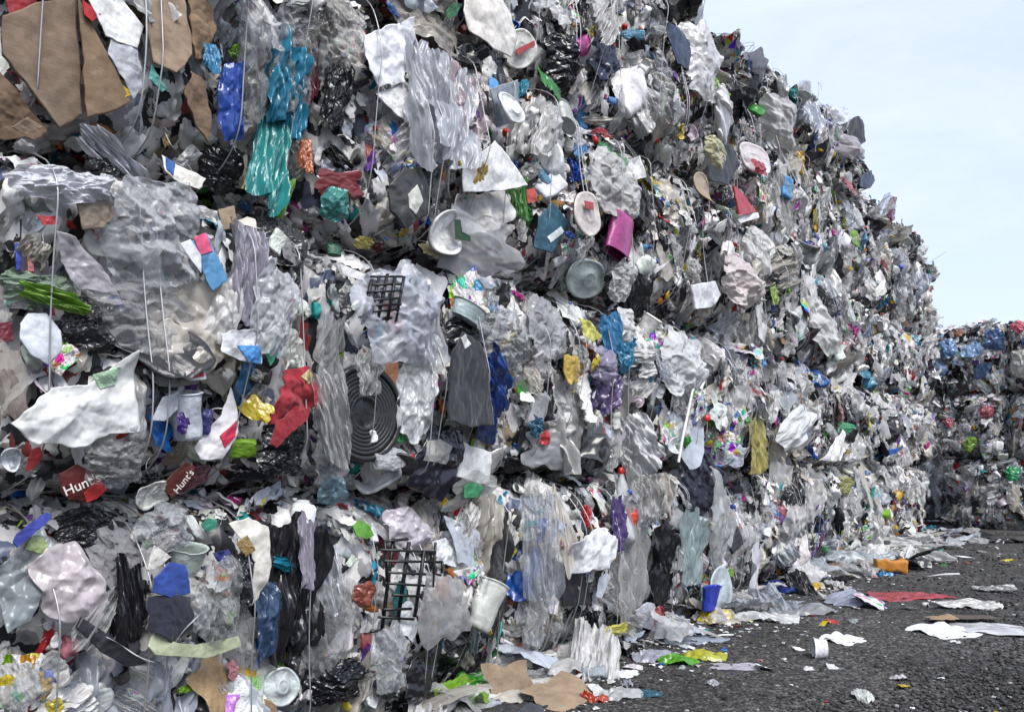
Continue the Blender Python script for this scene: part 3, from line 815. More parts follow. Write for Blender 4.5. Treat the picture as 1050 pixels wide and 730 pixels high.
def bale_at(t, z):
    c = int(math.floor((t - T0) / WB)); c = max(0, min(NCOL - 1, c))
    gh = GH[c]; L = 0 if z < gh else int((z - gh) / HB) + 1
    return BALES.get((c, min(L, 4)))

def to_local(b, t, z):
    e = b.e
    p = P0 + T * t - np.array(e.location[:2]); c, s = math.cos(e.rotation_euler.z), math.sin(e.rotation_euler.z)
    return p[0] * c + p[1] * s, z - e.location[2]

def px_scale(px, py):
    t, z, y = px_wall(px, py); t2 = px_wall(px + 1, py)[0]
    return t, z, t2 - t, y / F                             # metres along the wall per pixel, metres up per pixel

def feat(kind, name, px, py, w, h, color, spin=0, depth=None, out=0.05, label=None, tx=0.0, ty=0.0, mesh=None, bale=None, keep=0.42):
    """one of the pieces that can be picked out in the photograph, at its place on the stack's face"""
    t, z, mx_, mz_ = px_scale(px, py)
    b = bale or bale_at(t, z)
    if b is None:
        return
    x, zl = to_local(b, t, z)
    sx, sy = w * mx_, h * mz_
    if name in ('clear_bag', 'clear_film', 'milky_bag', 'clear_wrap', 'clear_pack', 'clear_sheet', 'milky_film', 'aqua_film'):
        # see-through film: the pieces under it stay
        color = (*color[:3], color[3] * (0.62 if name.startswith('clear') else 0.8)); out += 0.05
        if name.startswith('clear'):
            keep = 0.0
    if keep > 0:
        b.keep.append((x, zl, sx * keep * 0.9, sy * keep * 0.9))
    if t > 4.2:
        out += 0.07
    if mesh is None and kind in ('film_bag', 'film_fold') and max(w, h) > 44:
        kind = {'film_bag': 'fine_bag', 'film_fold': 'fine_fold'}[kind]
    return place(b, kind, name, x, zl, sx, sy, depth or 0.7 * min(sx, sy), R(spin), tx, ty, out, color, mesh=mesh and rnd.choice(LIB[mesh]) or None, label=label, flatn=0.6)

def trace(name, mat, pts, color, thick=0.004, amp=0.03, curl=0.02, out=0.06, label=None, seed=None, vert=0.3, kmax=3.0, keep=0.45, sub=None, fold=None):
    """a sheet with its own outline, given as photograph pixels, laid on the stack's face at real size"""
    q = np.array(pts, float); cx, cy = q.mean(0)
    t0, z0_, _, _ = px_scale(cx, cy)
    b = bale_at(t0, z0_)
    on = HOST if (name in PRINTS and HOST) else None
    if on is not None:
        b = on['b']
    l = np.array([to_local(b, *px_wall(a, c_)[:2]) for a, c_ in pts]); c = l.mean(0)
    v, f = slab(l - c, thick, seed or rnd.randrange(9999), amp=amp if on is None else 0.0, curl=curl if on is None else 0.0, vert=vert, kmax=kmax, fold=fold)
    if on is not None:
        # flat print: follows the face of the piece it is printed on
        h = on['v'][::2]; q2 = v[:, :2] + c - on['c']
        d = ((h[None, :, :2] - q2[:, None]) ** 2).sum(-1); i = np.argpartition(d, 4, axis=1)[:, :4]; w = 1 / (np.take_along_axis(d, i, 1) + 1e-7)
        zz = (h[i, 2] * w).sum(1) / w.sum(1)
        n2 = len(v) // 2
        v = np.stack([q2[:, 0], q2[:, 1], zz + np.where(np.arange(len(v)) < n2, 0.0045, -0.001)], -1)
        return obj(name, mk_mesh(name, v, f, M[mat + '_t']), on['o'], color=color)
    me = mk_mesh(name, v, f, M[mat + '_t'])
    ex = (l.max(0) - l.min(0)) * keep * 0.9
    b.keep.append((c[0], c[1], ex[0], ex[1]))
    o = place(b, None, name, c[0], c[1], 1, 1, 1, 0, 0, 0, out + (0.07 if t0 > 4.2 else 0.0), color, mesh=me, label=label, flatn=0.85)
    HOST.clear(); HOST.update(o=o, b=b, c=c, v=v[:len(v) // 2])
    return o
HOST = {}; PRINTS = ('red_print', 'blue_print', 'pink_print', 'white_print', 'green_patch', 'sticker', 'care_label', 'cap_emblem')

WHITE = (0.78, 0.78, 0.78); CARD = (0.27, 0.195, 0.135); CARDL = (0.40, 0.29, 0.20); BLACK = (0.018, 0.018, 0.021); NAVY = (0.02, 0.03, 0.07); MILK = (0.72, 0.74, 0.78, 0.72)
CLEAR = (0.50, 0.51, 0.53, 0.5); GREY = (0.38, 0.38, 0.40, 0.7); BLUE = (0.01, 0.09, 0.55); TEAL = (0.01, 0.33, 0.38); RED = (0.50, 0.02, 0.03); YEL = (0.70, 0.55, 0.05)

# --- upper left: cardboard and the sheets around it
trace('cardboard_sheet', 'card', [(5, 16), (42, 2), (80, -4), (87, 118), (64, 131), (36, 92), (6, 56)], CARD, 0.012, 0.012, 0.01, 0.10, 'large brown corrugated cardboard sheet at the upper left', keep=0.5)
trace('cardboard_flap', 'card', [(80, -2), (104, 48), (133, 106), (112, 118), (88, 122), (84, 60)], (0.21, 0.15, 0.10), 0.012, 0.012, 0.02, 0.09, 'darker folded flap beside the large cardboard sheet')
trace('cardboard_flap', 'card', [(2, 62), (30, 92), (58, 128), (44, 136), (2, 134)], (0.24, 0.16, 0.105), 0.012, 0.03, 0.0, 0.05)
trace('cardboard_flap', 'card', [(14, 124), (30, 114), (46, 124), (30, 132)], (0.36, 0.26, 0.18), 0.008, 0.02, 0, 0.10)
trace('printed_board', 'paper', [(78, -30), (108, -12), (143, 30), (136, 52), (118, 46), (104, 40), (84, -2)], WHITE, 0.005, 0.015, 0.0, 0.05, 'white printed board with red corner behind the cardboard')
trace('printed_board', 'paper', [(110, 40), (137, 52), (142, 90), (134, 104), (108, 58)], (0.42, 0.44, 0.48), 0.005, 0.02, 0.0, 0.06)
trace('red_print', 'paper', [(80, 3), (99, 18), (90, 25), (82, 18)], RED, 0.002, 0.01, 0, 0.075)
trace('red_board', 'paper', [(16, -8), (48, -6), (40, 8), (20, 11)], RED, 0.003, 0.01, 0, 0.05)
trace('cardboard_sheet', 'card', [(144, -12), (182, -10), (190, 60), (172, 80), (150, 68), (143, 30)], CARDL, 0.012, 0.014, 0.01, 0.09, 'tall tan cardboard sheet above the teal scrap')
trace('cardboard_sheet', 'card', [(186, -12), (213, -8), (215, 30), (210, 62), (196, 62), (190, 30)], (0.34, 0.23, 0.14), 0.012, 0.04, 0.02, 0.07, 'narrow curled cardboard piece')
trace('cardboard_sheet', 'card', [(196, 74), (206, 80), (214, 120), (212, 146), (200, 128), (186, 96)], (0.25, 0.17, 0.11), 0.01, 0.03, 0.02, 0.07)
trace('teal_print', 'paper', [(148, 68), (165, 92), (160, 96), (146, 82)], (0.08, 0.36, 0.32), 0.003, 0.02, 0, 0.085)
feat('strip', 'white_stick', 186, 146, 14, 46, (0.75, 0.72, 0.66), 52, depth=0.05, out=0.10)
trace('carton_panel', 'paper', [(168, 162), (186, 172), (214, 186), (206, 198), (180, 188), (170, 180)], (0.72, 0.70, 0.64), 0.004, 0.02, 0.02, 0.09, 'cream and blue striped carton panel')
trace('blue_print', 'paper', [(172, 164), (182, 170), (178, 184), (171, 178)], (0.05, 0.14, 0.42), 0.002, 0.01, 0, 0.105)
feat('film_bag', 'blue_bag', 233, 104, 34, 76, BLUE, 4, depth=0.16, out=0.07, mesh='film_bag', label='bright blue plastic bag')
feat('film_fold', 'light_blue_film', 208, 64, 16, 30, (0.05, 0.36, 0.68), 0, out=0.07)
feat('film_fold', 'teal_bag', 292, 84, 44, 96, (0.01, 0.30, 0.50), 2, depth=0.16, out=0.09, label='upper end of the long teal bag')
feat('film_fold', 'teal_bag', 280, 158, 34, 118, (0.01, 0.36, 0.36), -16, depth=0.13, out=0.09, label='twisted lower end of the long teal bag')
feat('film_fold', 'maroon_film', 327, 66, 20, 70, (0.18, 0.012, 0.03), 4, out=0.07)
feat('film_fold', 'cream_film', 313, 108, 18, 60, (0.55, 0.45, 0.36, 0.95), -8, out=0.07)
feat('film_bag', 'black_bag', 352, 96, 22, 70, BLACK, -14, out=0.06)
feat('film_bag', 'black_bag', 244, 165, 46, 50, BLACK, 0, out=0.03)
trace('yellow_scrap', 'plastic', [(258, 180), (270, 162), (266, 190), (254, 188)], (0.68, 0.56, 0.16), 0.003, 0.03, 0.02, 0.09)
feat('film_fold', 'orange_film', 322, 152, 18, 34, (0.62, 0.14, 0.02), -10, out=0.07)
feat('film_fold', 'green_film', 300, 192, 12, 42, (0.18, 0.48, 0.03), -12, out=0.08)
feat('film_bag', 'clear_bag', 300, 60, 60, 110, (0.50, 0.50, 0.51, 0.6), 0, out=0.02, keep=0.3)
feat('film_bag', 'clear_bag', 345, 30, 60, 80, (0.52, 0.5, 0.47, 0.7), 0, out=0.04, keep=0.3)
feat('film_bag', 'clear_bag', 260, 60, 44, 120, (0.42, 0.42, 0.43, 0.7), 0, out=0.03, keep=0.3)
# --- upper middle
trace('white_sheet', 'paper', [(360, 42), (380, 36), (410, 24), (411, 44), (402, 70), (398, 92), (372, 96), (360, 80)], (0.74, 0.76, 0.80), 0.003, 0.03, 0.03, 0.10, 'white plastic sheet with torn edge')
trace('white_sheet', 'paper', [(372, 102), (402, 90), (408, 104), (410, 132), (390, 120)], WHITE, 0.003, 0.02, 0.02, 0.11)
feat('film_fold', 'milky_film', 420, 112, 44, 130, (0.62, 0.66, 0.74, 0.85), 4, depth=0.16, out=0.06, label='long milky folded film', keep=0.35)
feat('film_fold', 'milky_film', 446, 122, 46, 130, (0.60, 0.65, 0.74, 0.85), -2, depth=0.16, out=0.05, keep=0.35)
feat('film_fold', 'pink_tinted_film', 470, 112, 36, 84, (0.66, 0.52, 0.58, 0.9), -6, out=0.07)
feat('film_bag', 'cream_bag', 438, 22, 78, 66, (0.60, 0.55, 0.46, 0.85), 0, depth=0.22, out=0.06, label='crumpled cream bag with a green mark', keep=0.35)
trace('green_mark', 'paper', [(440, 14), (446, 6), (456, 8), (450, 20), (442, 22)], (0.05, 0.25, 0.09), 0.002, 0.02, 0, 0.155)
feat('film_bag', 'blue_scrap', 400, 15, 18, 14, (0.04, 0.16, 0.5), 0, out=0.09)
trace('white_sack', 'plastic', [(470, -10), (496, -12), (512, 20), (518, 44), (516, 62), (498, 54), (474, 34), (468, 14)], (0.76, 0.73, 0.68), 0.005, 0.012, 0.10, 0.12, 'smooth white curved sack', kmax=1.5)
trace('black_film', 'film', [(462, 48), (490, 52), (516, 64), (512, 78), (490, 80), (464, 66)], BLACK, 0.003, 0.06, 0.05, 0.09)
trace('tray_panel', 'plastic', [(486, 96), (514, 86), (522, 126), (496, 134)], (0.34, 0.40, 0.46), 0.008, 0.01, 0.0, 0.08)
feat('lid', 'round_lid', 498, 113, 26, 28, (0.74, 0.76, 0.78), 0, depth=0.10, out=0.12, label='round white lid on a grey square tray')
trace('white_sheet', 'paper', [(454, 172), (466, 166), (487, 148), (504, 166), (524, 192), (498, 198), (456, 200)], (0.80, 0.80, 0.80), 0.003, 0.014, 0.02, 0.12, 'large clean white folded sheet', kmax=1.6)
trace('white_sheet', 'paper', [(456, 202), (524, 194), (518, 228), (500, 238), (470, 240), (456, 224)], (0.58, 0.57, 0.56), 0.003, 0.04, 0.03, 0.09)
trace('black_round_panel', 'plastic', [(382, 196), (396, 178), (416, 178), (424, 198), (418, 226), (398, 240), (384, 222)], (0.04, 0.04, 0.04), 0.01, 0.02, 0.05, 0.09, 'dark oval panel with a pale sticker')
trace('sticker', 'paper', [(398, 206), (408, 196), (414, 212), (406, 226), (399, 220)], (0.55, 0.55, 0.50), 0.002, 0.006, 0, 0.112)
feat('lid', 'ring_lid', 449, 236, 44, 44, (0.70, 0.70, 0.68), 20, depth=0.12, out=0.11, label='white ring lid with a dark green mark')
trace('green_mark', 'paper', [(452, 226), (458, 226), (459, 240), (470, 243), (470, 248), (454, 246)], (0.02, 0.07, 0.03), 0.003, 0.0, 0, 0.155)
feat('film_sheet', 'clear_wrap', 492, 250, 62, 54, (0.58, 0.58, 0.60, 0.8), 0, out=0.08)
feat('film_bag', 'yellow_wrap', 375, 241, 18, 14, (0.60, 0.50, 0.10), 0, out=0.08)
feat('film_bag', 'yellow_wrap', 446, 264, 26, 14, (0.62, 0.56, 0.28), 0, out=0.08)
feat('film_bag', 'teal_film', 350, 208, 24, 34, (0.06, 0.36, 0.32), -24, out=0.07)
feat('film_sheet', 'red_film', 356, 184, 34, 24, (0.34, 0.05, 0.06), 12, out=0.05)
feat('tub', 'green_lid', 348, 262, 16, 18, (0.02, 0.14, 0.07), 0, out=0.08)
# --- second layer, left
feat('film_bag', 'clear_bag', 152, 240, 110, 110, (0.60, 0.62, 0.65, 0.72), 10, depth=0.28, out=0.09, label='big bulging clear bag', keep=0.36)
feat('film_bag', 'clear_bag', 150, 330, 124, 90, (0.46, 0.46, 0.47, 0.62), 0, depth=0.22, out=0.06, label='large clear bag of dry leaves', keep=0.36)
feat('film_bag', 'white_bag', 50, 196, 100, 40, (0.68, 0.70, 0.76, 0.9), 8, depth=0.2, out=0.08, keep=0.38)
feat('film_fold', 'white_bag', 124, 146, 26, 84, (0.76, 0.78, 0.84, 0.95), 62, depth=0.12, out=0.11, label='curved white bag below the cardboard')
feat('film_bag', 'black_bag', 120, 168, 46, 40, BLACK, 0, out=0.05)
trace('brown_disc', 'paper', [(66, 214), (80, 202), (98, 206), (108, 224), (92, 238), (72, 240)], (0.30, 0.23, 0.16), 0.006, 0.02, 0.05, 0.08)
trace('film_panel', 'film', [(48, 238), (66, 244), (100, 280), (112, 304), (72, 296), (56, 270)], (0.48, 0.46, 0.50, 0.85), 0.002, 0.03, 0.02, 0.09)
feat('film_bag', 'green_tinted_bag', 42, 296, 72, 36, (0.36, 0.50, 0.36, 0.8), 0, depth=0.18, out=0.10, label='lime green tinted clear bag')
feat('film_fold', 'lime_film', 54, 312, 20, 62, (0.30, 0.60, 0.04), 80, depth=0.08, out=0.14)
trace('milky_tub', 'plastic', [(18, 334), (26, 324), (44, 324), (58, 342), (60, 362), (46, 376), (28, 366), (18, 350)], (0.62, 0.66, 0.72), 0.012, 0.01, 0.16, 0.12, 'milky oval plastic tub', kmax=1.2)
feat('film_bag', 'black_bag', 90, 336, 62, 56, BLACK, 0, out=0.06)
trace('red_scrap', 'plastic', [(26, 225), (44, 226), (47, 234), (32, 235)], RED, 0.003, 0.02, 0, 0.09)
trace('maroon_scrap', 'plastic', [(2, 332), (16, 330), (18, 350), (4, 352)], (0.2, 0.02, 0.04), 0.003, 0.02, 0.02, 0.09)
trace('magazine', 'paper', [(14, 248), (34, 246), (54, 282), (50, 288), (16, 278)], (0.10, 0.08, 0.10), 0.006, 0.02, 0.02, 0.08, 'dark printed pack with pink and blue edge')
trace('blue_print', 'paper', [(14, 250), (19, 249), (20, 276), (16, 277)], (0.04, 0.07, 0.4), 0.003, 0.01, 0, 0.09)
trace('pink_print', 'paper', [(24, 250), (29, 249), (34, 278), (28, 278)], (0.6, 0.25, 0.25), 0.003, 0.01, 0, 0.09)
trace('handled_pack', 'paper', [(186, 252), (204, 244), (222, 292), (208, 302), (202, 290)], (0.08, 0.34, 0.66), 0.006, 0.012, 0.0, 0.14, 'blue, pink and white handled pack')
trace('pink_print', 'paper', [(189, 248), (202, 243), (208, 262), (196, 266)], (0.66, 0.10, 0.20), 0.002, 0.008, 0, 0.155)
trace('white_print', 'paper', [(176, 254), (186, 250), (196, 266), (197, 284), (186, 270)], (0.74, 0.74, 0.78), 0.003, 0.008, 0, 0.15)
feat('film_fold', 'violet_tinted_film', 240, 282, 30, 96, (0.52, 0.50, 0.62, 0.85), -6, depth=0.14, out=0.07)
feat('film_bag', 'milky_bag', 262, 320, 54, 100, (0.60, 0.62, 0.66, 0.8), -14, depth=0.16, out=0.05, keep=0.35)
trace('pale_box', 'card', [(228, 216), (244, 212), (246, 236), (230, 238)], (0.40, 0.30, 0.2), 0.012, 0.01, 0, 0.07)
feat('film_bag', 'dark_bag', 300, 250, 60, 70, (0.07, 0.07, 0.075), -18, out=0.05)
trace('film_panel', 'film', [(280, 234), (292, 246), (303, 266), (298, 274), (286, 266)], (0.32, 0.32, 0.32, 0.8), 0.003, 0.02, 0.02, 0.09)
trace('printed_pack', 'paper', [(204, 344), (238, 340), (254, 352), (250, 374), (230, 372), (206, 362)], (0.66, 0.68, 0.72), 0.005, 0.03, 0.04, 0.10, 'white and blue printed pack with green end')
trace('blue_print', 'paper', [(220, 356), (250, 356), (248, 374), (232, 372)], (0.08, 0.28, 0.62), 0.002, 0.02, 0, 0.115)
trace('green_lid', 'plastic', [(248, 344), (264, 346), (268, 364), (260, 376), (252, 360)], (0.03, 0.36, 0.20), 0.005, 0.02, 0.06, 0.09)
trace('white_sheet', 'paper', [(2, 434), (40, 398), (74, 396), (120, 361), (126, 442), (100, 446), (66, 458), (28, 456)], (0.74, 0.75, 0.74), 0.003, 0.03, 0.03, 0.11, 'large crumpled white sheet with a pale green patch')
trace('green_patch', 'paper', [(78, 386), (104, 378), (102, 396), (86, 400)], (0.42, 0.60, 0.42), 0.002, 0.01, 0, 0.135)
feat('film_sheet', 'clear_pack', 16, 392, 40, 80, (0.62, 0.52, 0.45, 0.85), 0, out=0.08)
feat('lid', 'white_cap', 21, 463, 22, 24, (0.66, 0.70, 0.74), 0, depth=0.12, out=0.13)
trace('red_label', 'paper', [(33, 458), (42, 455), (45, 466), (36, 478), (28, 480)], RED, 0.003, 0.01, 0, 0.11)
feat('film_bag', 'clear_bag', 110, 466, 66, 50, (0.42, 0.42, 0.42, 0.6), 0, out=0.06)
food = trace('food_label', 'paper', [(58, 480), (76, 470), (98, 482), (107, 498), (96, 508), (70, 508), (60, 496)], (0.16, 0.025, 0.02), 0.004, 0.012, 0.03, 0.12, 'dark red food label with white lettering')
trace('red_print', 'paper', [(84, 500), (98, 484), (108, 496), (98, 506), (88, 510)], (0.55, 0.04, 0.04), 0.003, 0.01, 0.02, 0.132)
food2 = trace('food_label', 'paper', [(166, 488), (186, 468), (196, 474), (190, 490), (176, 506), (168, 500)], (0.14, 0.03, 0.02), 0.004, 0.012, 0.02, 0.12, 'second dark red food label')
trace('red_label', 'paper', [(170, 382), (190, 380), (191, 390), (172, 392)], (0.70, 0.70, 0.70), 0.003, 0.01, 0, 0.12)
trace('red_print', 'paper', [(175, 382), (187, 381), (188, 387), (178, 389)], RED, 0.002, 0.01, 0, 0.13)
feat('cup', 'milky_cup', 178, 425, 46, 52, (0.56, 0.60, 0.66), 12, depth=0.22, out=0.08)
feat('film_bag', 'purple_bottle_top', 168, 430, 14, 22, (0.09, 0.03, 0.28), 0, out=0.12)
feat('film_bag', 'navy_film', 202, 428, 14, 28, (0.05, 0.06, 0.28), 0, out=0.12)
trace('white_tub', 'plastic', [(210, 440), (226, 424), (238, 396), (243, 420), (240, 446), (228, 470), (204, 470), (198, 458)], (0.74, 0.72, 0.74), 0.006, 0.02, 0.08, 0.12, 'split white tub with red inside')
trace('red_print', 'plastic', [(222, 446), (240, 430), (238, 446), (228, 458)], (0.55, 0.03, 0.08), 0.003, 0.01, 0, 0.15)
trace('grey_panel', 'plastic', [(138, 432), (150, 408), (168, 402), (166, 420), (152, 432)], (0.42, 0.46, 0.50), 0.006, 0.01, 0.02, 0.09)
trace('black_panel', 'plastic', [(104, 482), (124, 474), (138, 486), (130, 504), (108, 500)], (0.03, 0.035, 0.045), 0.008, 0.02, 0.03, 0.09)
feat('tray', 'white_tray', 156, 494, 34, 26, (0.66, 0.66, 0.62), 24, out=0.10)
feat('film_bag', 'maroon_film', 205, 484, 40, 26, (0.2, 0.06, 0.08), 20, out=0.06)
# --- second layer, middle
trace('cap_crown', 'cloth', [(268, 444), (276, 404), (286, 382), (304, 377), (318, 392), (328, 404), (312, 420), (286, 434)], (0.42, 0.015, 0.035), 0.008, 0.05, 0.14, 0.12, 'red fabric cap', kmax=1.6)
trace('cap_emblem', 'paper', [(296, 388), (306, 380), (314, 388), (306, 396)], (0.55, 0.45, 0.25), 0.003, 0.01, 0, 0.185)
trace('cap_brim', 'cloth', [(260, 456), (266, 434), (280, 424), (300, 420), (296, 432), (278, 446), (266, 460)], (0.34, 0.012, 0.028), 0.006, 0.02, 0.06, 0.13)
feat('film_bag', 'black_bag', 286, 458, 50, 56, BLACK, 0, out=0.06)
feat('film_fold', 'clear_film', 326, 386, 36, 120, (0.52, 0.52, 0.52, 0.75), -4, depth=0.18, out=0.09, label='long clear film hanging beside the black round tub', keep=0.36)
feat('film_bag', 'clear_bag', 330, 452, 48, 80, (0.50, 0.51, 0.52, 0.7), 10, depth=0.18, out=0.08)
feat('ringed_tub', 'black_round_tub', 370, 424, 68, 100, (0.02, 0.02, 0.022), 0, depth=0.35, out=0.07, label='black round tub with concentric rings')
feat('film_fold', 'clear_film', 342, 428, 26, 90, (0.55, 0.55, 0.55, 0.85), 8, depth=0.14, out=0.17)
feat('film_fold', 'clear_film', 362, 384, 20, 46, (0.58, 0.58, 0.58, 0.8), 0, depth=0.1, out=0.17)
feat('film_bag', 'milky_bag', 388, 328, 92, 100, (0.58, 0.61, 0.68, 0.62), 8, depth=0.24, out=0.12, label='big milky clear bag over a black grid', keep=0.4)
feat('film_bag', 'dark_bag', 345, 392, 24, 44, BLACK, 0, out=0.07)
trace('white_flap', 'paper', [(340, 274), (364, 286), (362, 292), (344, 286)], WHITE, 0.003, 0.01, 0, 0.16)
trace('teal_bag_top', 'film', [(400, 300), (410, 286), (426, 288), (420, 300)], (0.02, 0.28, 0.32), 0.003, 0.03, 0.02, 0.12)
trace('white_flap', 'paper', [(404, 286), (408, 274), (418, 274), (420, 286)], WHITE, 0.003, 0.02, 0, 0.12)
feat('film_fold', 'milky_film', 418, 340, 30, 90, (0.62, 0.68, 0.76, 0.8), -3, depth=0.14, out=0.09)
trace('orange_pack', 'paper', [(386, 374), (400, 370), (400, 398), (394, 396), (386, 388)], (0.62, 0.25, 0.10), 0.004, 0.02, 0.02, 0.10)
feat('film_bag', 'white_bag', 412, 408, 30, 90, (0.66, 0.68, 0.70, 0.9), -6, depth=0.16, out=0.07)
trace('dark_jeans', 'cloth', [(432, 362), (442, 344), (460, 352), (466, 380), (476, 418), (478, 436), (452, 438), (430, 432), (430, 396)], (0.035, 0.037, 0.048), 0.012, 0.02, 0.05, 0.12, 'folded dark grey trousers', vert=0.7, kmax=1.6)
trace('care_label', 'paper', [(438, 350), (444, 346), (450, 356), (444, 361)], (0.6, 0.6, 0.6), 0.002, 0.0, 0, 0.15)
trace('dark_bag', 'film', [(428, 434), (470, 440), (464, 474), (450, 512), (410, 498), (418, 466)], (0.018, 0.018, 0.032), 0.006, 0.04, 0.06, 0.10, 'black bag with pale stickers')
trace('sticker', 'paper', [(425, 452), (438, 450), (450, 458), (446, 476), (422, 472)], (0.34, 0.34, 0.33), 0.002, 0.006, 0, 0.135)
feat('film_fold', 'blue_cloth', 488, 400, 44, 92, (0.01, 0.07, 0.36), 38, depth=0.15, out=0.09, label='bright blue twisted bag')
trace('white_box', 'paper', [(462, 448), (478, 456), (500, 462), (500, 496), (488, 494), (462, 486), (456, 474)], (0.72, 0.74, 0.74), 0.02, 0.008, 0.0, 0.11, 'white box with a green mark', kmax=1.2)
trace('green_mark', 'paper', [(466, 494), (474, 488), (488, 496), (482, 506), (468, 506)], (0.05, 0.34, 0.14), 0.003, 0.01, 0, 0.14)
feat('film_sheet', 'clear_pack', 480, 490, 44, 40, (0.56, 0.58, 0.55, 0.7), 0, out=0.09)
feat('film_bag', 'teal_film', 346, 496, 24, 34, (0.20, 0.36, 0.44, 0.85), 0, out=0.09)
feat('film_bag', 'clear_bag', 505, 350, 54, 60, (0.46, 0.47, 0.48, 0.7), 0, out=0.09)
feat('tub', 'clear_tub', 472, 322, 34, 30, (0.42, 0.52, 0.54), -20, out=0.10)
feat('film_bag', 'black_bag', 478, 345, 44, 40, BLACK, 10, out=0.06)
feat('film_bag', 'grey_bag', 555, 340, 40, 66, (0.40, 0.40, 0.42, 0.85), -4, depth=0.16, out=0.09)
trace('yellow_pack', 'paper', [(577, 328), (592, 334), (604, 348), (590, 354), (584, 350)], (0.62, 0.60, 0.08), 0.004, 0.03, 0.02, 0.11, 'yellow pack scrap')
trace('yellow_pack', 'plastic', [(566, 364), (582, 366), (582, 392), (570, 394), (567, 380)], (0.66, 0.45, 0.04), 0.012, 0.03, 0.05, 0.11, 'deep yellow pouch')
feat('film_fold', 'blue_film', 616, 345, 20, 44, (0.02, 0.24, 0.52), 14, depth=0.1, out=0.10, label='sky blue folded film')
feat('film_fold', 'blue_film', 634, 366, 18, 34, (0.04, 0.34, 0.60), 20, out=0.08)
feat('film_bag', 'white_bag', 636, 338, 24, 42, (0.66, 0.66, 0.66, 0.95), 0, out=0.09)
feat('film_fold', 'purple_film', 612, 400, 26, 44, (0.12, 0.09, 0.20), -8, out=0.08)
feat('film_bag', 'purple_wrap', 606, 376, 26, 36, (0.36, 0.32, 0.48, 0.9), 0, out=0.08)
trace('red_scrap', 'plastic', [(547, 446), (556, 440), (562, 450), (556, 456), (549, 452)], (0.6, 0.02, 0.03), 0.004, 0.04, 0.03, 0.12)
feat('film_fold', 'blue_film', 540, 436, 12, 20, (0.05, 0.24, 0.42), 50, out=0.10)
feat('film_sheet', 'grey_sheet', 566, 462, 50, 40, (0.44, 0.45, 0.47, 0.85), 0, out=0.08)
feat('film_fold', 'white_film', 650, 450, 24, 60, (0.68, 0.68, 0.70, 0.95), 30, out=0.09)
feat('film_bag', 'white_bag', 690, 378, 44, 60, (0.72, 0.73, 0.74, 0.95), 0, depth=0.2, out=0.09, label='puffed white bag behind the bent pipe')
feat('lid', 'round_lid', 674, 457, 13, 17, (0.66, 0.68, 0.74), 0, depth=0.1, out=0.12)
# --- third and fourth layers, right of the cardboard
feat('gathered_bag', 'green_bag', 556, 90, 24, 34, (0.04, 0.30, 0.05), 10, depth=0.1, out=0.10, label='small bright green knotted bag')
feat('lid', 'printed_lid', 541, 48, 28, 36, (0.72, 0.70, 0.66), 30, depth=0.1, out=0.11, label='white lid with red print')
trace('red_mark', 'paper', [(532, 50), (548, 42), (550, 46), (534, 56)], (0.5, 0.05, 0.05), 0.002, 0.0, 0, 0.14)
feat('film_bag', 'black_bag', 576, 66, 32, 60, BLACK, 0, out=0.07)
trace('black_film', 'film', [(608, 38), (630, 46), (636, 68), (624, 84), (614, 84), (608, 60)], NAVY, 0.004, 0.04, 0.05, 0.11)
trace('navy_panel', 'plastic', [(664, 28), (682, 44), (697, 60), (692, 80), (674, 70), (666, 52)], (0.03, 0.05, 0.10), 0.006, 0.015, 0.03, 0.13, 'navy plastic panel near the top of the stack')
feat('film_bag', 'white_bag', 698, 70, 30, 76, (0.68, 0.68, 0.68, 0.95), 0, depth=0.2, out=0.05)
feat('jug', 'white_jug', 716, 108, 30, 24, (0.76, 0.76, 0.76), 0, depth=0.22, out=0.12)
feat('jug', 'white_jug', 716, 130, 32, 26, (0.78, 0.78, 0.78), 160, depth=0.22, out=0.12)
trace('black_sheet', 'plastic', [(716, 154), (736, 152), (748, 172), (738, 192), (712, 184)], (0.028, 0.030, 0.033), 0.005, 0.015, 0.04, 0.13, 'black rubbery sheet above the red wedge')
trace('red_wedge', 'plastic', [(741, 196), (765, 222), (742, 229)], (0.52, 0.01, 0.03), 0.02, 0.01, 0.02, 0.14, 'red plastic wedge')
trace('white_edge', 'plastic', [(740, 228), (766, 222), (766, 228), (745, 234)], WHITE, 0.01, 0.01, 0, 0.12)
feat('film_bag', 'yellowish_pad', 710, 160, 20, 26, (0.60, 0.56, 0.30), 0, out=0.10)
feat('lid', 'printed_lid', 760, 170, 26, 28, (0.72, 0.66, 0.66), 0, depth=0.12, out=0.12)
feat('film_bag', 'red_film', 759, 180, 12, 14, (0.6, 0.05, 0.08), 0, out=0.15)
feat('cup', 'magenta_cup', 620, 244, 34, 44, (0.48, 0.03, 0.26), 170, depth=0.2, out=0.12, label='magenta plastic cup')
feat('strip', 'red_strip', 632, 262, 14, 24, (0.6, 0.03, 0.1), 60, out=0.12)
trace('teal_pack', 'paper', [(540, 226), (554, 210), (568, 232), (554, 262), (538, 256)], (0.03, 0.13, 0.20), 0.008, 0.012, 0.02, 0.11, 'dark teal pack with white lettering')
trace('white_print', 'paper', [(548, 246), (560, 236), (563, 242), (551, 252)], (0.62, 0.66, 0.68), 0.002, 0, 0, 0.13)
feat('lid', 'tin_lid', 574, 226, 32, 42, (0.66, 0.60, 0.56), 0, depth=0.1, out=0.12, label='round pale tin lid with red print')
trace('red_mark', 'paper', [(564, 214), (574, 216), (574, 224), (566, 222)], (0.5, 0.05, 0.05), 0.002, 0, 0, 0.165)
feat('lid', 'clear_lid', 598, 282, 44, 40, (0.40, 0.48, 0.46), 0, depth=0.14, out=0.08)
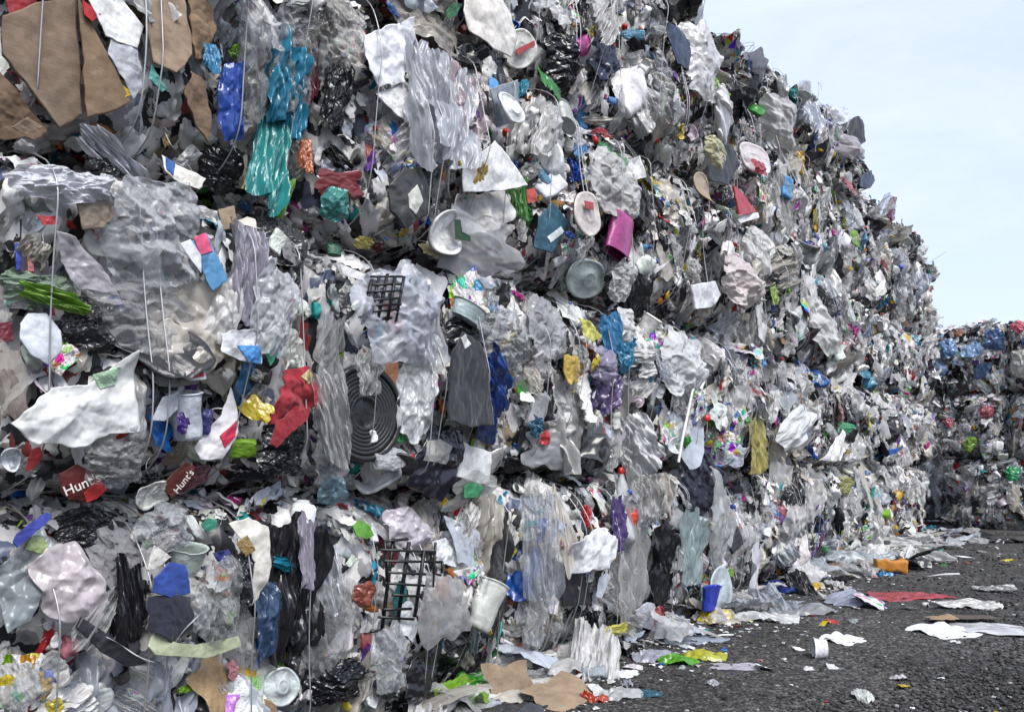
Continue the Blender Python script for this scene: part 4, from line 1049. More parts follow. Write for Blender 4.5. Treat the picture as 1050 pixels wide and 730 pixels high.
feat('film_bag', 'white_bag', 627, 286, 26, 46, (0.62, 0.62, 0.60, 0.92), 0, depth=0.16, out=0.09)
feat('film_fold', 'green_film', 532, 205, 14, 40, (0.10, 0.34, 0.06), 6, out=0.10)
trace('red_scrap', 'plastic', [(533, 198), (540, 196), (542, 210), (534, 212)], (0.6, 0.06, 0.03), 0.004, 0.02, 0, 0.13)
trace('white_panel', 'paper', [(624, 176), (650, 160), (658, 182), (644, 186), (630, 190)], (0.74, 0.74, 0.73), 0.003, 0.02, 0.02, 0.11)
feat('film_bag', 'white_bag', 612, 196, 50, 64, (0.60, 0.59, 0.57, 0.9), 0, depth=0.2, out=0.07)
trace('white_carton', 'paper', [(682, 294), (704, 290), (711, 304), (704, 316), (688, 318)], (0.74, 0.75, 0.78), 0.02, 0.01, 0.02, 0.11)
feat('film_bag', 'black_cloth', 717, 270, 26, 70, (0.03, 0.032, 0.036), -6, out=0.09, mesh='cloth_rag')
feat('cloth_rag', 'black_rag', 645, 215, 26, 40, (0.03, 0.03, 0.035), -30, out=0.09)
feat('film_bag', 'white_bag', 742, 296, 34, 50, (0.70, 0.62, 0.60, 0.92), 0, out=0.08)
trace('lime_scrap', 'film', [(776, 296), (784, 292), (790, 308), (782, 316)], (0.36, 0.60, 0.04), 0.004, 0.03, 0.03, 0.12)
feat('lid', 'amber_ring', 698, 204, 24, 30, (0.50, 0.36, 0.20), 0, depth=0.1, out=0.11)
feat('film_bag', 'blue_bag', 826, 138, 14, 22, (0.01, 0.12, 0.50), 0, out=0.10)
trace('navy_hat', 'cloth', [(862, 128), (874, 122), (882, 134), (880, 148), (868, 152)], (0.02, 0.024, 0.04), 0.05, 0.02, 0.08, 0.14, 'navy bundle at the ragged upper edge')
feat('film_bag', 'grey_bag', 862, 152, 24, 30, (0.40, 0.37, 0.38, 0.95), 0, out=0.12)
feat('film_bag', 'pink_bag', 908, 218, 16, 20, (0.65, 0.05, 0.16), 0, depth=0.2, out=0.12, label='hot pink bag at the upper edge')
trace('black_pad', 'plastic', [(872, 182), (880, 176), (886, 186), (880, 194), (872, 192)], NAVY, 0.02, 0.01, 0.04, 0.15)
feat('film_bag', 'red_film', 865, 200, 14, 14, (0.6, 0.06, 0.08), 0, out=0.13)
feat('film_bag', 'white_bag', 792, 120, 34, 40, (0.74, 0.72, 0.70, 0.96), 0, depth=0.24, out=0.12)
feat('film_bag', 'white_bag', 834, 334, 28, 44, (0.76, 0.75, 0.73, 1.0), -16, depth=0.25, out=0.12, label='bulging white bag in the second layer')
feat('film_bag', 'white_bag', 806, 438, 32, 34, (0.72, 0.74, 0.74, 1.0), 20, depth=0.2, out=0.11)
trace('white_panel', 'paper', [(840, 460), (852, 440), (862, 462), (856, 472), (836, 472)], (0.74, 0.74, 0.73), 0.006, 0.02, 0.04, 0.13)
feat('film_fold', 'yellow_net', 760, 452, 20, 56, (0.50, 0.44, 0.10), 12, depth=0.12, out=0.11, label='yellow net bag')
feat('film_bag', 'pink_bag', 858, 424, 20, 24, (0.60, 0.36, 0.36), 0, out=0.11)
feat('film_bag', 'green_film', 862, 438, 10, 12, (0.05, 0.40, 0.14), 0, out=0.12)
trace('yellow_scrap', 'film', [(882, 428), (888, 422), (891, 434), (885, 440)], (0.66, 0.62, 0.06), 0.004, 0.03, 0.03, 0.12)
feat('film_fold', 'blue_film', 886, 392, 8, 24, (0.03, 0.28, 0.45), 0, out=0.10)
feat('film_bag', 'yellow_bag', 862, 496, 14, 18, (0.40, 0.40, 0.10), 0, out=0.10)
# --- bottom layer
trace('clear_bag', 'film', [(2, 590), (20, 560), (50, 540), (62, 562), (44, 600), (30, 640), (4, 650)], (0.44, 0.52, 0.56, 0.7), 0.003, 0.05, 0.08, 0.08)
trace('blue_zip', 'plastic', [(10, 560), (14, 552), (44, 530), (50, 532), (48, 538), (14, 566)], (0.03, 0.05, 0.42), 0.006, 0.01, 0.0, 0.14, 'blue zip strip of a clear bag')
trace('lime_scrap', 'film', [(26, 566), (34, 552), (42, 552), (50, 562), (46, 572)], (0.46, 0.60, 0.22), 0.003, 0.02, 0.02, 0.11)
trace('pale_pink_bag', 'film', [(28, 580), (46, 562), (78, 558), (96, 590), (104, 620), (96, 644), (60, 640), (38, 630)], (0.62, 0.56, 0.58, 0.85), 0.004, 0.05, 0.14, 0.11, 'big pale pink bag', kmax=4)
feat('film_bag', 'dark_bag', 100, 545, 60, 44, BLACK, 0, out=0.05)
feat('cloth_rag', 'grey_rag', 122, 570, 50, 60, (0.2, 0.2, 0.21), 30, out=0.06)
trace('blue_backpack', 'cloth', [(142, 592), (158, 576), (172, 578), (178, 606), (160, 612), (140, 606)], (0.02, 0.07, 0.36), 0.02, 0.02, 0.08, 0.13, 'blue and black backpack')
trace('backpack_base', 'cloth', [(138, 608), (160, 606), (180, 608), (180, 640), (160, 654), (136, 640)], (0.022, 0.024, 0.04), 0.02, 0.03, 0.10, 0.12)
trace('white_flap', 'paper', [(140, 586), (148, 560), (166, 572), (150, 584)], (0.64, 0.62, 0.58), 0.004, 0.02, 0, 0.12)
feat('film_fold', 'black_film', 128, 616, 28, 90, BLACK, 0, out=0.06)
trace('strap', 'cloth', [(136, 656), (140, 644), (160, 652), (190, 656), (226, 646), (228, 656), (196, 668), (160, 666), (142, 664)], (0.52, 0.58, 0.36), 0.01, 0.01, 0.02, 0.14, 'pale green woven strap')
feat('strip', 'white_strap', 176, 632, 14, 56, (0.70, 0.70, 0.72), -42, depth=0.05, out=0.13)
trace('dark_board', 'plastic', [(68, 640), (74, 630), (112, 656), (140, 676), (120, 680), (92, 664)], (0.018, 0.018, 0.022), 0.015, 0.01, 0.02, 0.13, 'dark plastic board with a white strap')
feat('strip', 'white_strap', 122, 658, 12, 60, (0.72, 0.72, 0.74), 56, depth=0.05, out=0.15)
feat('film_bag', 'clear_bag', 206, 610, 48, 90, (0.40, 0.42, 0.42, 0.7), 0, depth=0.18, out=0.08)
feat('film_bag', 'clear_bag', 170, 550, 50, 50, (0.46, 0.48, 0.50, 0.7), 20, out=0.08)
trace('white_tub', 'plastic', [(224, 536), (244, 530), (262, 540), (266, 580), (256, 612), (246, 620), (252, 580), (240, 556)], (0.66, 0.64, 0.58), 0.006, 0.02, 0.06, 0.11)
trace('green_scrap', 'plastic', [(200, 540), (206, 534), (216, 536), (214, 544), (204, 548)], (0.02, 0.26, 0.16), 0.004, 0.02, 0.03, 0.12)
trace('brown_film', 'film', [(226, 556), (238, 548), (246, 564), (236, 570)], (0.44, 0.30, 0.08), 0.004, 0.03, 0.02, 0.13)
trace('blue_film', 'film', [(204, 566), (222, 562), (226, 580), (214, 582)], (0.03, 0.04, 0.22), 0.004, 0.03, 0.02, 0.10)
feat('film_bag', 'black_film', 236, 594, 24, 50, BLACK, 0, out=0.08)
feat('film_fold', 'black_film', 302, 602, 60, 150, (0.02, 0.02, 0.024), 4, depth=0.16, out=0.05, label='tall black film beside the wire grid', keep=0.34)
feat('film_fold', 'lilac_film', 298, 564, 14, 76, (0.56, 0.52, 0.66), 4, depth=0.08, out=0.12)
feat('film_fold', 'black_film', 322, 640, 60, 90, BLACK, -10, out=0.05)
feat('film_bag', 'blue_film', 268, 630, 26, 80, (0.04, 0.09, 0.2), 0, out=0.06)
feat('film_fold', 'white_film', 345, 592, 24, 68, (0.66, 0.68, 0.76, 0.95), 6, out=0.10)
feat('film_bag', 'clear_bag', 345, 640, 40, 110, (0.36, 0.37, 0.37, 0.75), 0, out=0.06)
trace('green_lid', 'plastic', [(355, 540), (362, 534), (372, 540), (376, 550), (368, 554), (358, 550)], (0.14, 0.46, 0.03), 0.006, 0.01, 0.06, 0.13, 'bright green lid above the wire grid')
feat('film_bag', 'white_bag', 424, 545, 40, 44, (0.60, 0.56, 0.62, 0.92), 0, out=0.09)
trace('white_sheet', 'paper', [(440, 556), (456, 552), (468, 574), (464, 582), (446, 576)], (0.62, 0.64, 0.68), 0.003, 0.03, 0.03, 0.11)
feat('film_sheet', 'clear_sheet', 436, 620, 40, 70, (0.40, 0.40, 0.40, 0.85), 0, depth=0.14, out=0.08)
feat('cup', 'milky_cup', 478, 616, 44, 54, (0.58, 0.60, 0.56), -24, depth=0.22, out=0.10)
trace('lime_scrap', 'film', [(486, 608), (494, 604), (498, 622), (490, 624)], (0.40, 0.56, 0.08), 0.003, 0.01, 0.02, 0.15)
feat('film_bag', 'black_bag', 468, 656, 50, 70, BLACK, 10, out=0.07)
trace('black_bag', 'film', [(400, 712), (408, 676), (424, 660), (442, 662), (436, 686), (420, 712)], (0.012, 0.012, 0.016), 0.006, 0.03, 0.10, 0.12, 'glossy black bag low on the bale')
feat('film_bag', 'black_bag', 352, 696, 50, 46, (0.012, 0.012, 0.016), 0, depth=0.16, out=0.10)
feat('film_bag', 'clear_bag', 388, 672, 30, 70, (0.50, 0.52, 0.55, 0.8), 0, out=0.10)
trace('teal_scrap', 'plastic', [(400, 594), (408, 592), (410, 614), (398, 632), (396, 610)], (0.02, 0.30, 0.30), 0.004, 0.02, 0.02, 0.10)
trace('salmon_scrap', 'plastic', [(430, 594), (442, 590), (443, 612), (432, 616)], (0.60, 0.26, 0.18), 0.004, 0.02, 0.02, 0.11)
trace('white_scrap', 'plastic', [(400, 620), (412, 614), (416, 640), (410, 656), (398, 646)], (0.66, 0.70, 0.72), 0.004, 0.03, 0.03, 0.10)
feat('film_bag', 'red_netting', 366, 606, 22, 26, (0.40, 0.10, 0.06), 0, out=0.09)
feat('film_fold', 'dark_film', 516, 580, 30, 120, (0.06, 0.06, 0.065), 0, out=0.05)
feat('film_fold', 'clear_film', 538, 560, 24, 110, (0.50, 0.54, 0.60, 0.8), 2, depth=0.14, out=0.09)
trace('white_sheet', 'paper', [(558, 554), (570, 546), (590, 540), (606, 550), (604, 564), (598, 580), (580, 582), (562, 586)], (0.70, 0.71, 0.74), 0.003, 0.03, 0.05, 0.13, 'crumpled white sheet over a black box', kmax=2.5)
trace('black_panel', 'plastic', [(562, 588), (590, 584), (592, 618), (562, 620)], (0.016, 0.016, 0.02), 0.01, 0.01, 0.0, 0.09)
trace('striped_pack', 'paper', [(596, 590), (606, 586), (610, 590), (598, 612), (592, 610)], (0.50, 0.54, 0.60), 0.004, 0.01, 0, 0.12)
feat('film_fold', 'purple_film', 612, 538, 16, 52, (0.10, 0.05, 0.24), 0, depth=0.1, out=0.11, label='purple bag')
feat('film_fold', 'clear_bag', 634, 580, 34, 130, (0.48, 0.48, 0.48, 0.8), 0, depth=0.2, out=0.10, label='tall clear bag full of film', keep=0.36)
trace('milky_panel', 'plastic', [(624, 622), (640, 614), (656, 616), (660, 632), (648, 642), (634, 640)], (0.46, 0.48, 0.52), 0.006, 0.01, 0.05, 0.13)
feat('film_fold', 'black_film', 664, 580, 20, 90, BLACK, 0, out=0.08)
feat('film_fold', 'black_film', 706, 498, 36, 60, (0.02, 0.02, 0.035), 24, depth=0.15, out=0.10, label='black film spilling over the layer joint')
feat('film_fold', 'aqua_film', 690, 560, 22, 80, (0.36, 0.50, 0.52, 0.8), -8, depth=0.14, out=0.10)
feat('film_fold', 'clear_film', 648, 512, 24, 60, (0.5, 0.5, 0.5, 0.8), -10, out=0.09)
feat('film_bag', 'clear_bag', 718, 540, 36, 100, (0.48, 0.50, 0.50, 0.75), 4, depth=0.2, out=0.09)
feat('lid', 'milky_round_lid', 714, 600, 24, 52, (0.46, 0.52, 0.56), 0, depth=0.12, out=0.11)
feat('cup', 'blue_cup', 697, 607, 16, 26, (0.01, 0.04, 0.52), 0, depth=0.18, out=0.14, label='small royal blue cup at the foot of the bale')
feat('film_fold', 'white_film', 764, 590, 12, 76, (0.70, 0.70, 0.76), 4, depth=0.1, out=0.13, label='white film hanging to the ground')
feat('film_fold', 'red_wrap', 660, 630, 14, 36, (0.50, 0.10, 0.10), 14, out=0.12)
feat('film_fold', 'blue_film', 677, 636, 10, 36, (0.04, 0.28, 0.45), 0, out=0.12)
feat('film_bag', 'yellow_wrap', 608, 640, 24, 16, (0.62, 0.58, 0.04), 0, out=0.13)

# black wire grid on the bottom bale
def grid_feat(name, label, cx, cy, segs, out, half=0.006):
    t, z, _, _ = px_scale(cx, cy); b = bale_at(t, z); l0 = np.array(to_local(b, t, z))
    bars = []
    for (x1, y1, x2, y2) in segs:
        p = np.array(to_local(b, *px_wall(x1, y1)[:2])) - l0; q = np.array(to_local(b, *px_wall(x2, y2)[:2])) - l0
        p = p + np.array([rnd.gauss(0, 0.006), rnd.gauss(0, 0.006)]); q = q + np.array([rnd.gauss(0, 0.009), rnd.gauss(0, 0.009)])
        bars.append(((p[0], p[1], 0.004 if x1 == x2 else -0.002), (q[0], q[1], 0.004 if x1 == x2 else -0.002), half))
    v, f = box_bars(bars); v[:, 2] += 0.035 * np.sin(v[:, 1] * 9 + 1) + 0.03 * np.sin(v[:, 0] * 14); v[:, 0] += 0.02 * np.sin(v[:, 1] * 8)
    me = mk_mesh(name, v, f, M['plastic_t'], smooth=False)
    b.keep.append((l0[0], l0[1], 0.13, 0.2))
    place(b, None, name, l0[0], l0[1], 1, 1, 1, 0, 0, 0, out, (0.012, 0.012, 0.014), mesh=me, label=label, flatn=0.9)
zs = lambda a: (260 + a[0] / 3.477, 520 + a[1] / 3.477, 260 + a[2] / 3.477, 520 + a[3] / 3.477)
grid_feat('black_grid', 'broken black wire grid', 397, 596, [zs(a) for a in ((405, 118, 405, 262), (440, 118, 440, 430), (475, 118, 475, 382), (512, 155, 512, 382), (550, 125, 550, 262), (590, 188, 590, 222),
          (405, 118, 475, 118), (370, 155, 550, 155), (390, 188, 590, 188), (405, 225, 590, 225), (405, 262, 550, 262), (440, 305, 512, 305), (425, 348, 500, 348), (420, 382, 512, 382), (395, 430, 440, 430))], 0.155)
zt = lambda a: (260 + a[0] / 3.84, 180 + a[1] / 3.84, 260 + a[2] / 3.84, 180 + a[3] / 3.84)
grid_feat('black_grid', 'black plastic grid inside the milky bag', 363, 308, [zt((x, 430, x, 590)) for x in range(356, 450, 22)] + [zt((356, y, 444, y)) for y in range(430, 600, 26)], 0.19, 0.005)
# bent white pipe
pp = [(707, 400), (711, 392), (708, 388), (702, 390), (698, 404), (694, 424), (689, 446), (684, 474)]
t_, z_, _, _ = px_scale(697, 430); pb = bale_at(t_, z_); pl = [to_local(pb, *px_wall(*q)[:2]) for q in pp]
pl = np.array([[a, 0, c] for a, c in pl]); s_ = np.linspace(0, len(pl) - 1, 40); pl = np.stack([np.interp(s_, np.arange(len(pl)), pl[:, k]) for k in range(3)], -1)
pl[:, 1] = -0.15
v_, f_ = tube(pl, 0.012, 8)
po = obj('bent_pipe', mk_mesh('bent_pipe', v_, f_, M['plastic']), pb.e, color=WHITE); po['label'] = 'bent white pipe'

# lettering on the two red food labels
def lettering(parent, text, size, loc, rot, mat_col):
    cu = bpy.data.curves.new('lettering', 'FONT'); cu.body = text; cu.size = size; cu.align_x = 'CENTER'; cu.align_y = 'CENTER'; cu.extrude = 0.001
    tmp = bpy.data.objects.new('lettering', cu); COL.objects.link(tmp)
    bpy.context.view_layer.update()
    me = bpy.data.meshes.new_from_object(tmp.evaluated_get(bpy.context.evaluated_depsgraph_get()))
    bpy.data.objects.remove(tmp); bpy.data.curves.remove(cu)
    me.materials.clear(); me.materials.append(M['paper'])
    return obj('lettering', me, parent, loc, rot, color=mat_col)
lettering(food, "Hunt's", 0.05, (-0.01, 0.008, 0.03), (0, 0, R(24)), (0.8, 0.78, 0.74))
lettering(food2, "Hunt's", 0.04, (0.0, 0.0, 0.03), (0, 0, R(52)), (0.7, 0.68, 0.64))

# pieces on the far cross row
def far_feat(key, kind, name, x, z, s, color, label=None):
    b = BALES[key]; b.keep.append((x, z, s * 0.4, s * 0.4))
    place(b, kind, name, x, z, s, s * 1.1, s * 0.6, rnd.uniform(-0.4, 0.4), 0, 0, 0.1, color, label=label)
far_feat(('x', 0, 1), 'film_bag', 'lime_bag', 0.05, 0.35, 0.28, (0.30, 0.48, 0.10), 'lime green bag')
far_feat(('x', 0, 1), 'film_bag', 'red_bag', 0.38, 0.95, 0.24, (0.34, 0.08, 0.11))
far_feat(('x', 0, 1), 'film_bag', 'red_bag', -0.30, 0.75, 0.2, (0.32, 0.08, 0.11))
far_feat(('x', 0, 0), 'film_bag', 'green_bag', 0.35, 1.1, 0.26, (0.03, 0.34, 0.12))
for xx, zz, ss, cc in ((-0.3, 0.9, 0.36, (0.16, 0.28, 0.5)), (0.15, 0.8, 0.38, (0.22, 0.34, 0.55)), (0.5, 1.05, 0.4, (0.10, 0.16, 0.32)), (-0.1, 1.2, 0.2, (0.5, 0.22, 0.12)), (0.3, 0.45, 0.32, (0.12, 0.2, 0.38)), (-0.5, 0.5, 0.4, (0.2, 0.28, 0.42))):
    far_feat(('x', 0, 2), 'film_bag', 'blue_bag', xx, zz, ss, cc)
for xx, zz, ss, cc in ((-0.5, 1.2, 0.26, (0.5, 0.08, 0.12)), (-0.2, 1.0, 0.4, (0.04, 0.06, 0.2)), (-0.4, 0.5, 0.5, (0.7, 0.68, 0.62)), (0.1, 0.5, 0.5, (0.7, 0.68, 0.66))):
    far_feat(('x', 1, 2), 'film_bag', 'film_bag', xx, zz, ss, cc)

for b in BALES.values():
    dress(b)

# ------------------------------------------------------------------ ground, gravel, litter
gv = []; 
def ground_mesh():
    a = np.concatenate([[-1500, -300, -60], np.linspace(-20, 30, 60), [80, 300, 1500]]); bb = np.concatenate([[-1500, -300, -60], np.linspace(-12, 40, 60), [80, 300, 1500]])
    X, Y = np.meshgrid(a, bb, indexing='ij')
    Z = np.minimum(0, 0.012 * wsum(waves(np.random.default_rng(3), 8, 0.4, 2.0), X, Y)) * (np.abs(X) < 40)
    return mk_mesh('ground', np.stack([X, Y, Z], -1).reshape(-1, 3), grid_faces(len(a), len(bb))[:, ::-1], M['ground'])
g_o = obj('ground', ground_mesh()); g_o['kind'] = 'structure'

def in_yard(x, y):
    q = np.array([x, y]) - P0
    return q @ N > -0.1
def gravel():
    g = np.random.default_rng(21)
    ph = (1 + 5 ** 0.5) / 2
    iv = np.array([(-1, ph, 0), (1, ph, 0), (-1, -ph, 0), (1, -ph, 0), (0, -1, ph), (0, 1, ph), (0, -1, -ph), (0, 1, -ph), (ph, 0, -1), (ph, 0, 1), (-ph, 0, -1), (-ph, 0, 1)]) / 1.902
    it = np.array([(0, 11, 5), (0, 5, 1), (0, 1, 7), (0, 7, 10), (0, 10, 11), (1, 5, 9), (5, 11, 4), (11, 10, 2), (10, 7, 6), (7, 1, 8), (3, 9, 4), (3, 4, 2), (3, 2, 6), (3, 6, 8), (3, 8, 9), (4, 9, 5), (2, 4, 11), (6, 2, 10), (8, 6, 7), (9, 8, 1)])
    n = 34000
    # denser near the camera, where single stones show
    u = g.random(n * 3); py = 490 + (900 - 490) * u ** 0.8
    px = g.uniform(250, 1250, n * 3)
    y = F * CH / (py - HOR); x = (px - 525) / F * y
    ok = ((np.stack([x, y], -1) - P0) @ N > -0.15) & (y < 17)
    x, y = x[ok][:n], y[ok][:n]; n = len(x)
    s = np.exp(g.uniform(math.log(0.0035), math.log(0.015), n)) * np.clip(0.75 + y / 14, 0.8, 1.7)
    v = iv[None] * (1 + g.uniform(-0.28, 0.28, (n, 12, 1))) * s[:, None, None] * np.stack([g.uniform(0.8, 1.3, n), g.uniform(0.8, 1.3, n), g.uniform(0.5, 0.8, n)], -1)[:, None]
    a = g.uniform(0, 6.28, n); c, sn = np.cos(a)[:, None], np.sin(a)[:, None]
    v = np.stack([v[..., 0] * c - v[..., 1] * sn, v[..., 0] * sn + v[..., 1] * c, v[..., 2]], -1)
    v += np.stack([x, y, s * 0.15 - 0.004], -1)[:, None]
    f = (it[None] + 12 * np.arange(n)[:, None, None]).reshape(-1, 3)
    k = g.random(n); base = np.where(k < 0.62, g.uniform(0.018, 0.055, n), np.where(k < 0.975, g.uniform(0.04, 0.11, n), g.uniform(0.14, 0.28, n)))
    col = np.repeat(np.stack([base, base * 0.975, base * 0.95], -1), 12, 0)
    return mk_mesh('gravel', v.reshape(-1, 3), f, M['stone'], smooth=False, tint=col)
gr = obj('gravel', gravel()); gr['kind'] = 'stuff'; gr['label'] = 'dark grey gravel covering the yard'

def rest(o, z=0.0):
    """set the piece down so that its lowest point touches the ground"""
    m = o.rotation_euler.to_matrix() @ Matrix.Diagonal(o.scale)
    co = np.empty(len(o.data.vertices) * 3, np.float32); o.data.vertices.foreach_get('co', co)
    zz = co.reshape(-1, 3) @ np.array(m)[2]
    o.location.z = z - float(np.quantile(zz, 0.06))
    return o
def litter(kind, name, px, py, w, d, h, color, label, cat, spin=0.0, tx=0.0, ty=0.0, group=None, mesh=None):
    x, y = px_ground(px, py); k = y / F
    o = obj(name, mesh or rnd.choice(LIB[kind]), None, (x, y, 0), (tx, ty, spin), (w * k, d * k, h * k * (0.5 if kind in ('film_bag', 'film_fold', 'film_sheet', 'paper_sheet') else 1.0)), color)
    rest(o); tag(o, label, cat, group)
    return o

L = litter
L('film_sheet', 'plastic_sheet', 938, 611, 72, 46, 60, (0.40, 0.04, 0.05), 'crumpled red plastic sheet lying on the gravel', 'plastic sheet', 0.3)
L('paper_sheet', 'white_sheet', 965, 647, 66, 50, 55, (0.72, 0.73, 0.76), 'crumpled white sheet under a tan board, right foreground', 'plastic sheet', 0.5)
L('film_sheet', 'white_sheet', 1012, 646, 74, 62, 60, (0.70, 0.71, 0.74), 'torn white plastic sheet at the right edge of the yard', 'plastic sheet', -0.3)
o = L('cardboard_flap', 'tan_board', 968, 638, 26, 26, 20, (0.33, 0.24, 0.15), 'small tan board lying on crumpled white sheets', 'board', 0.2); o.location.z += 0.035
o = L('cardboard_flap', 'dark_board', 1003, 637, 44, 20, 12, (0.12, 0.10, 0.09), 'narrow dark board lying on torn white sheet', 'board', 0.1); o.location.z += 0.035
L('film_fold', 'grey_strip', 988, 622, 26, 70, 30, (0.45, 0.45, 0.44), 'long pale grey film strip behind the white sheets', 'film', 1.5)
o = L('carton', 'orange_box', 912, 586, 22, 30, 34, (0.46, 0.19, 0.03), 'crushed orange box on the gravel', 'box', 1.35)
L('film_bag', 'blue_scrap', 907, 589, 14, 12, 16, (0.02, 0.2, 0.42), 'small blue scrap in front of the orange box', 'scrap')
L('film_bag', 'blue_film', 935, 580, 16, 14, 14, (0.05, 0.06, 0.2), 'small navy film beside the orange box', 'scrap', 0.4)
L('ribbon' if False else 'strip', 'white_strip', 955, 590, 50, 60, 20, (0.7, 0.7, 0.7), 'long white strip right of the orange box', 'strip', 1.5)
L('paper_sheet', 'white_paper', 862, 656, 46, 34, 56, (0.74, 0.75, 0.80), 'folded white paper with pointed corners on the gravel', 'paper', 0.8)
L('film_bag', 'red_scrap', 852, 638, 14, 16, 26, (0.45, 0.05, 0.03), 'small red scrap just behind the folded white paper', 'scrap')
L('tub', 'white_tub', 841, 674, 26, 22, 26, (0.72, 0.72, 0.73), 'small white tub lying alone on the gravel', 'tub', 1.4)
L('film_bag', 'striped_bag', 876, 618, 66, 44, 60, (0.34, 0.37, 0.46), 'crumpled blue grey and white bag at the litter edge', 'bag', 0.2)
L('printed_pouch', 'printed_bag', 892, 622, 30, 34, 30, (0.62, 0.62, 0.66), 'white printed pouch resting against blue grey bag', 'pouch', 1.0, 0.3)
L('film_bag', 'navy_bag', 806, 606, 56, 40, 60, (0.015, 0.03, 0.16), 'dark blue plastic bag at the foot of the stack', 'bag', 0.1)
L('film_bag', 'clear_film', 838, 588, 80, 60, 60, (0.48, 0.52, 0.56, 0.7), 'large heap of clear film behind the dark blue bag', 'film', 0.3)
L('film_fold', 'clear_film', 872, 578, 60, 80, 60, (0.50, 0.56, 0.60, 0.7), 'pale clear film trailing towards the orange box', 'film', 1.3)
L('film_bag', 'clear_film', 880, 562, 60, 50, 50, (0.46, 0.5, 0.53, 0.8), 'clear film heap beyond the orange box by the stack', 'film', 0.6)
L('film_bag', 'grey_film', 820, 628, 80, 40, 50, (0.30, 0.31, 0.33, 0.8), 'grey film sheet between dark blue bag and white paper', 'film', 0.2)
L('film_fold', 'white_film', 788, 636, 26, 60, 40, (0.62, 0.63, 0.64), 'creased white film lying along the foot of the stack', 'film', 1.2)
L('film_bag', 'yellow_bag', 734, 636, 46, 34, 54, (0.66, 0.52, 0.02), 'bright yellow crumpled bag at the foot of the stack', 'bag', 0.3)
L('film_sheet', 'blue_grey_film', 712, 656, 60, 34, 34, (0.36, 0.42, 0.50, 0.9), 'pale blue film in front of the yellow bag', 'film', 0.1)
L('strip', 'white_strip', 730, 652, 40, 44, 20, (0.7, 0.72, 0.74), 'short white strip just left of pale blue film', 'strip', 1.4)
L('film_bag', 'green_pad', 696, 679, 42, 28, 40, (0.10, 0.34, 0.02), 'bright green pad lying on the gravel', 'pad', 0.1)
L('film_bag', 'yellow_pad', 722, 674, 46, 30, 40, (0.46, 0.46, 0.05), 'yellow green pad touching the bright green pad', 'pad', -0.2)
L('film_bag', 'grey_film', 668, 675, 46, 30, 40, (0.36, 0.37, 0.44, 0.85), 'wrinkled grey film left of the bright green pad', 'film', 0.5)
L('film_sheet', 'lilac_film', 752, 684, 50, 26, 30, (0.52, 0.50, 0.58, 0.9), 'lilac grey film right of the yellow green pad', 'film', 0.0)
L('paper_sheet', 'white_wrapper', 641, 691, 32, 24, 34, (0.72, 0.74, 0.78), 'white and blue wrapper on the gravel near the cardboard', 'wrapper', 0.9)
L('bottle', 'clear_bottle', 606, 694, 70, 30, 50, (0.42, 0.50, 0.54, 0.6), 'crushed clear bottle lying near the cardboard', 'bottle', 1.55)
o = L('cardboard_flap', 'cardboard_piece', 523, 716, 50, 40, 20, (0.25, 0.19, 0.13), 'upright brown cardboard piece at the foot of the stack', 'cardboard', 0.55, 1.1)
L('cardboard_flap', 'cardboard_piece', 578, 716, 76, 60, 30, (0.29, 0.22, 0.15), 'flat brown cardboard piece on the gravel', 'cardboard', 0.9, 0.25)
L('film_bag', 'red_wrapper', 612, 718, 22, 18, 30, (0.42, 0.06, 0.03), 'crumpled red wrapper beside the flat cardboard', 'wrapper')
L('film_bag', 'pale_film', 636, 714, 44, 28, 40, (0.48, 0.5, 0.5, 0.85), 'pale clear film right of the red wrapper', 'film', 0.3)
L('film_bag', 'teal_film', 665, 712, 34, 24, 30, (0.03, 0.10, 0.14), 'dark teal film on the gravel below the green pad', 'film', 0.3)
L('film_fold', 'white_film', 485, 722, 22, 66, 40, (0.55, 0.58, 0.70), 'white folded film left of the upright cardboard', 'film', 1.2)
L('film_bag', 'clear_film', 545, 706, 40, 44, 60, (0.4, 0.46, 0.5, 0.7), 'clear crumpled film between the two cardboard pieces', 'film', 0.2)
L('film_bag', 'dark_film', 620, 655, 70, 40, 50, (0.03, 0.035, 0.035), 'dark wet film under the tall clear bag', 'film', 0.2)
L('film_bag', 'clear_film', 590, 676, 60, 50, 70, (0.36, 0.38, 0.4, 0.7), 'clear film heap at the foot of the black box bale', 'film', 0.5)
L('film_bag', 'black_bag', 1030, 556, 36, 16, 24, (0.012, 0.012, 0.014), 'flat black bag at the far right edge', 'bag')
L('film_sheet', 'grey_film', 950, 548, 70, 40, 40, (0.46, 0.5, 0.54, 0.9), 'pale film heap under the dark gap between the rows', 'film', 0.2)
L('film_fold', 'dark_film', 930, 566, 20, 44, 24, (0.04, 0.05, 0.05), 'dark film strip behind the orange box', 'film', 1.4)
L('film_fold', 'green_film', 950, 566, 14, 34, 20, (0.05, 0.2, 0.12), 'green and white film strip behind the orange box', 'film', 1.5)
L('strip', 'white_strip', 990, 572, 40, 34, 20, (0.7, 0.7, 0.68), 'short white strip near the yellow scrap', 'strip', 1.4)
L('film_bag', 'yellow_scrap', 1034, 575, 16, 10, 12, (0.6, 0.52, 0.05), 'small yellow scrap near the right edge', 'scrap')
L('film_fold', 'grey_film', 1020, 604, 16, 40, 20, (0.16, 0.17, 0.17), 'dark grey film strip at the right', 'film', 1.4)
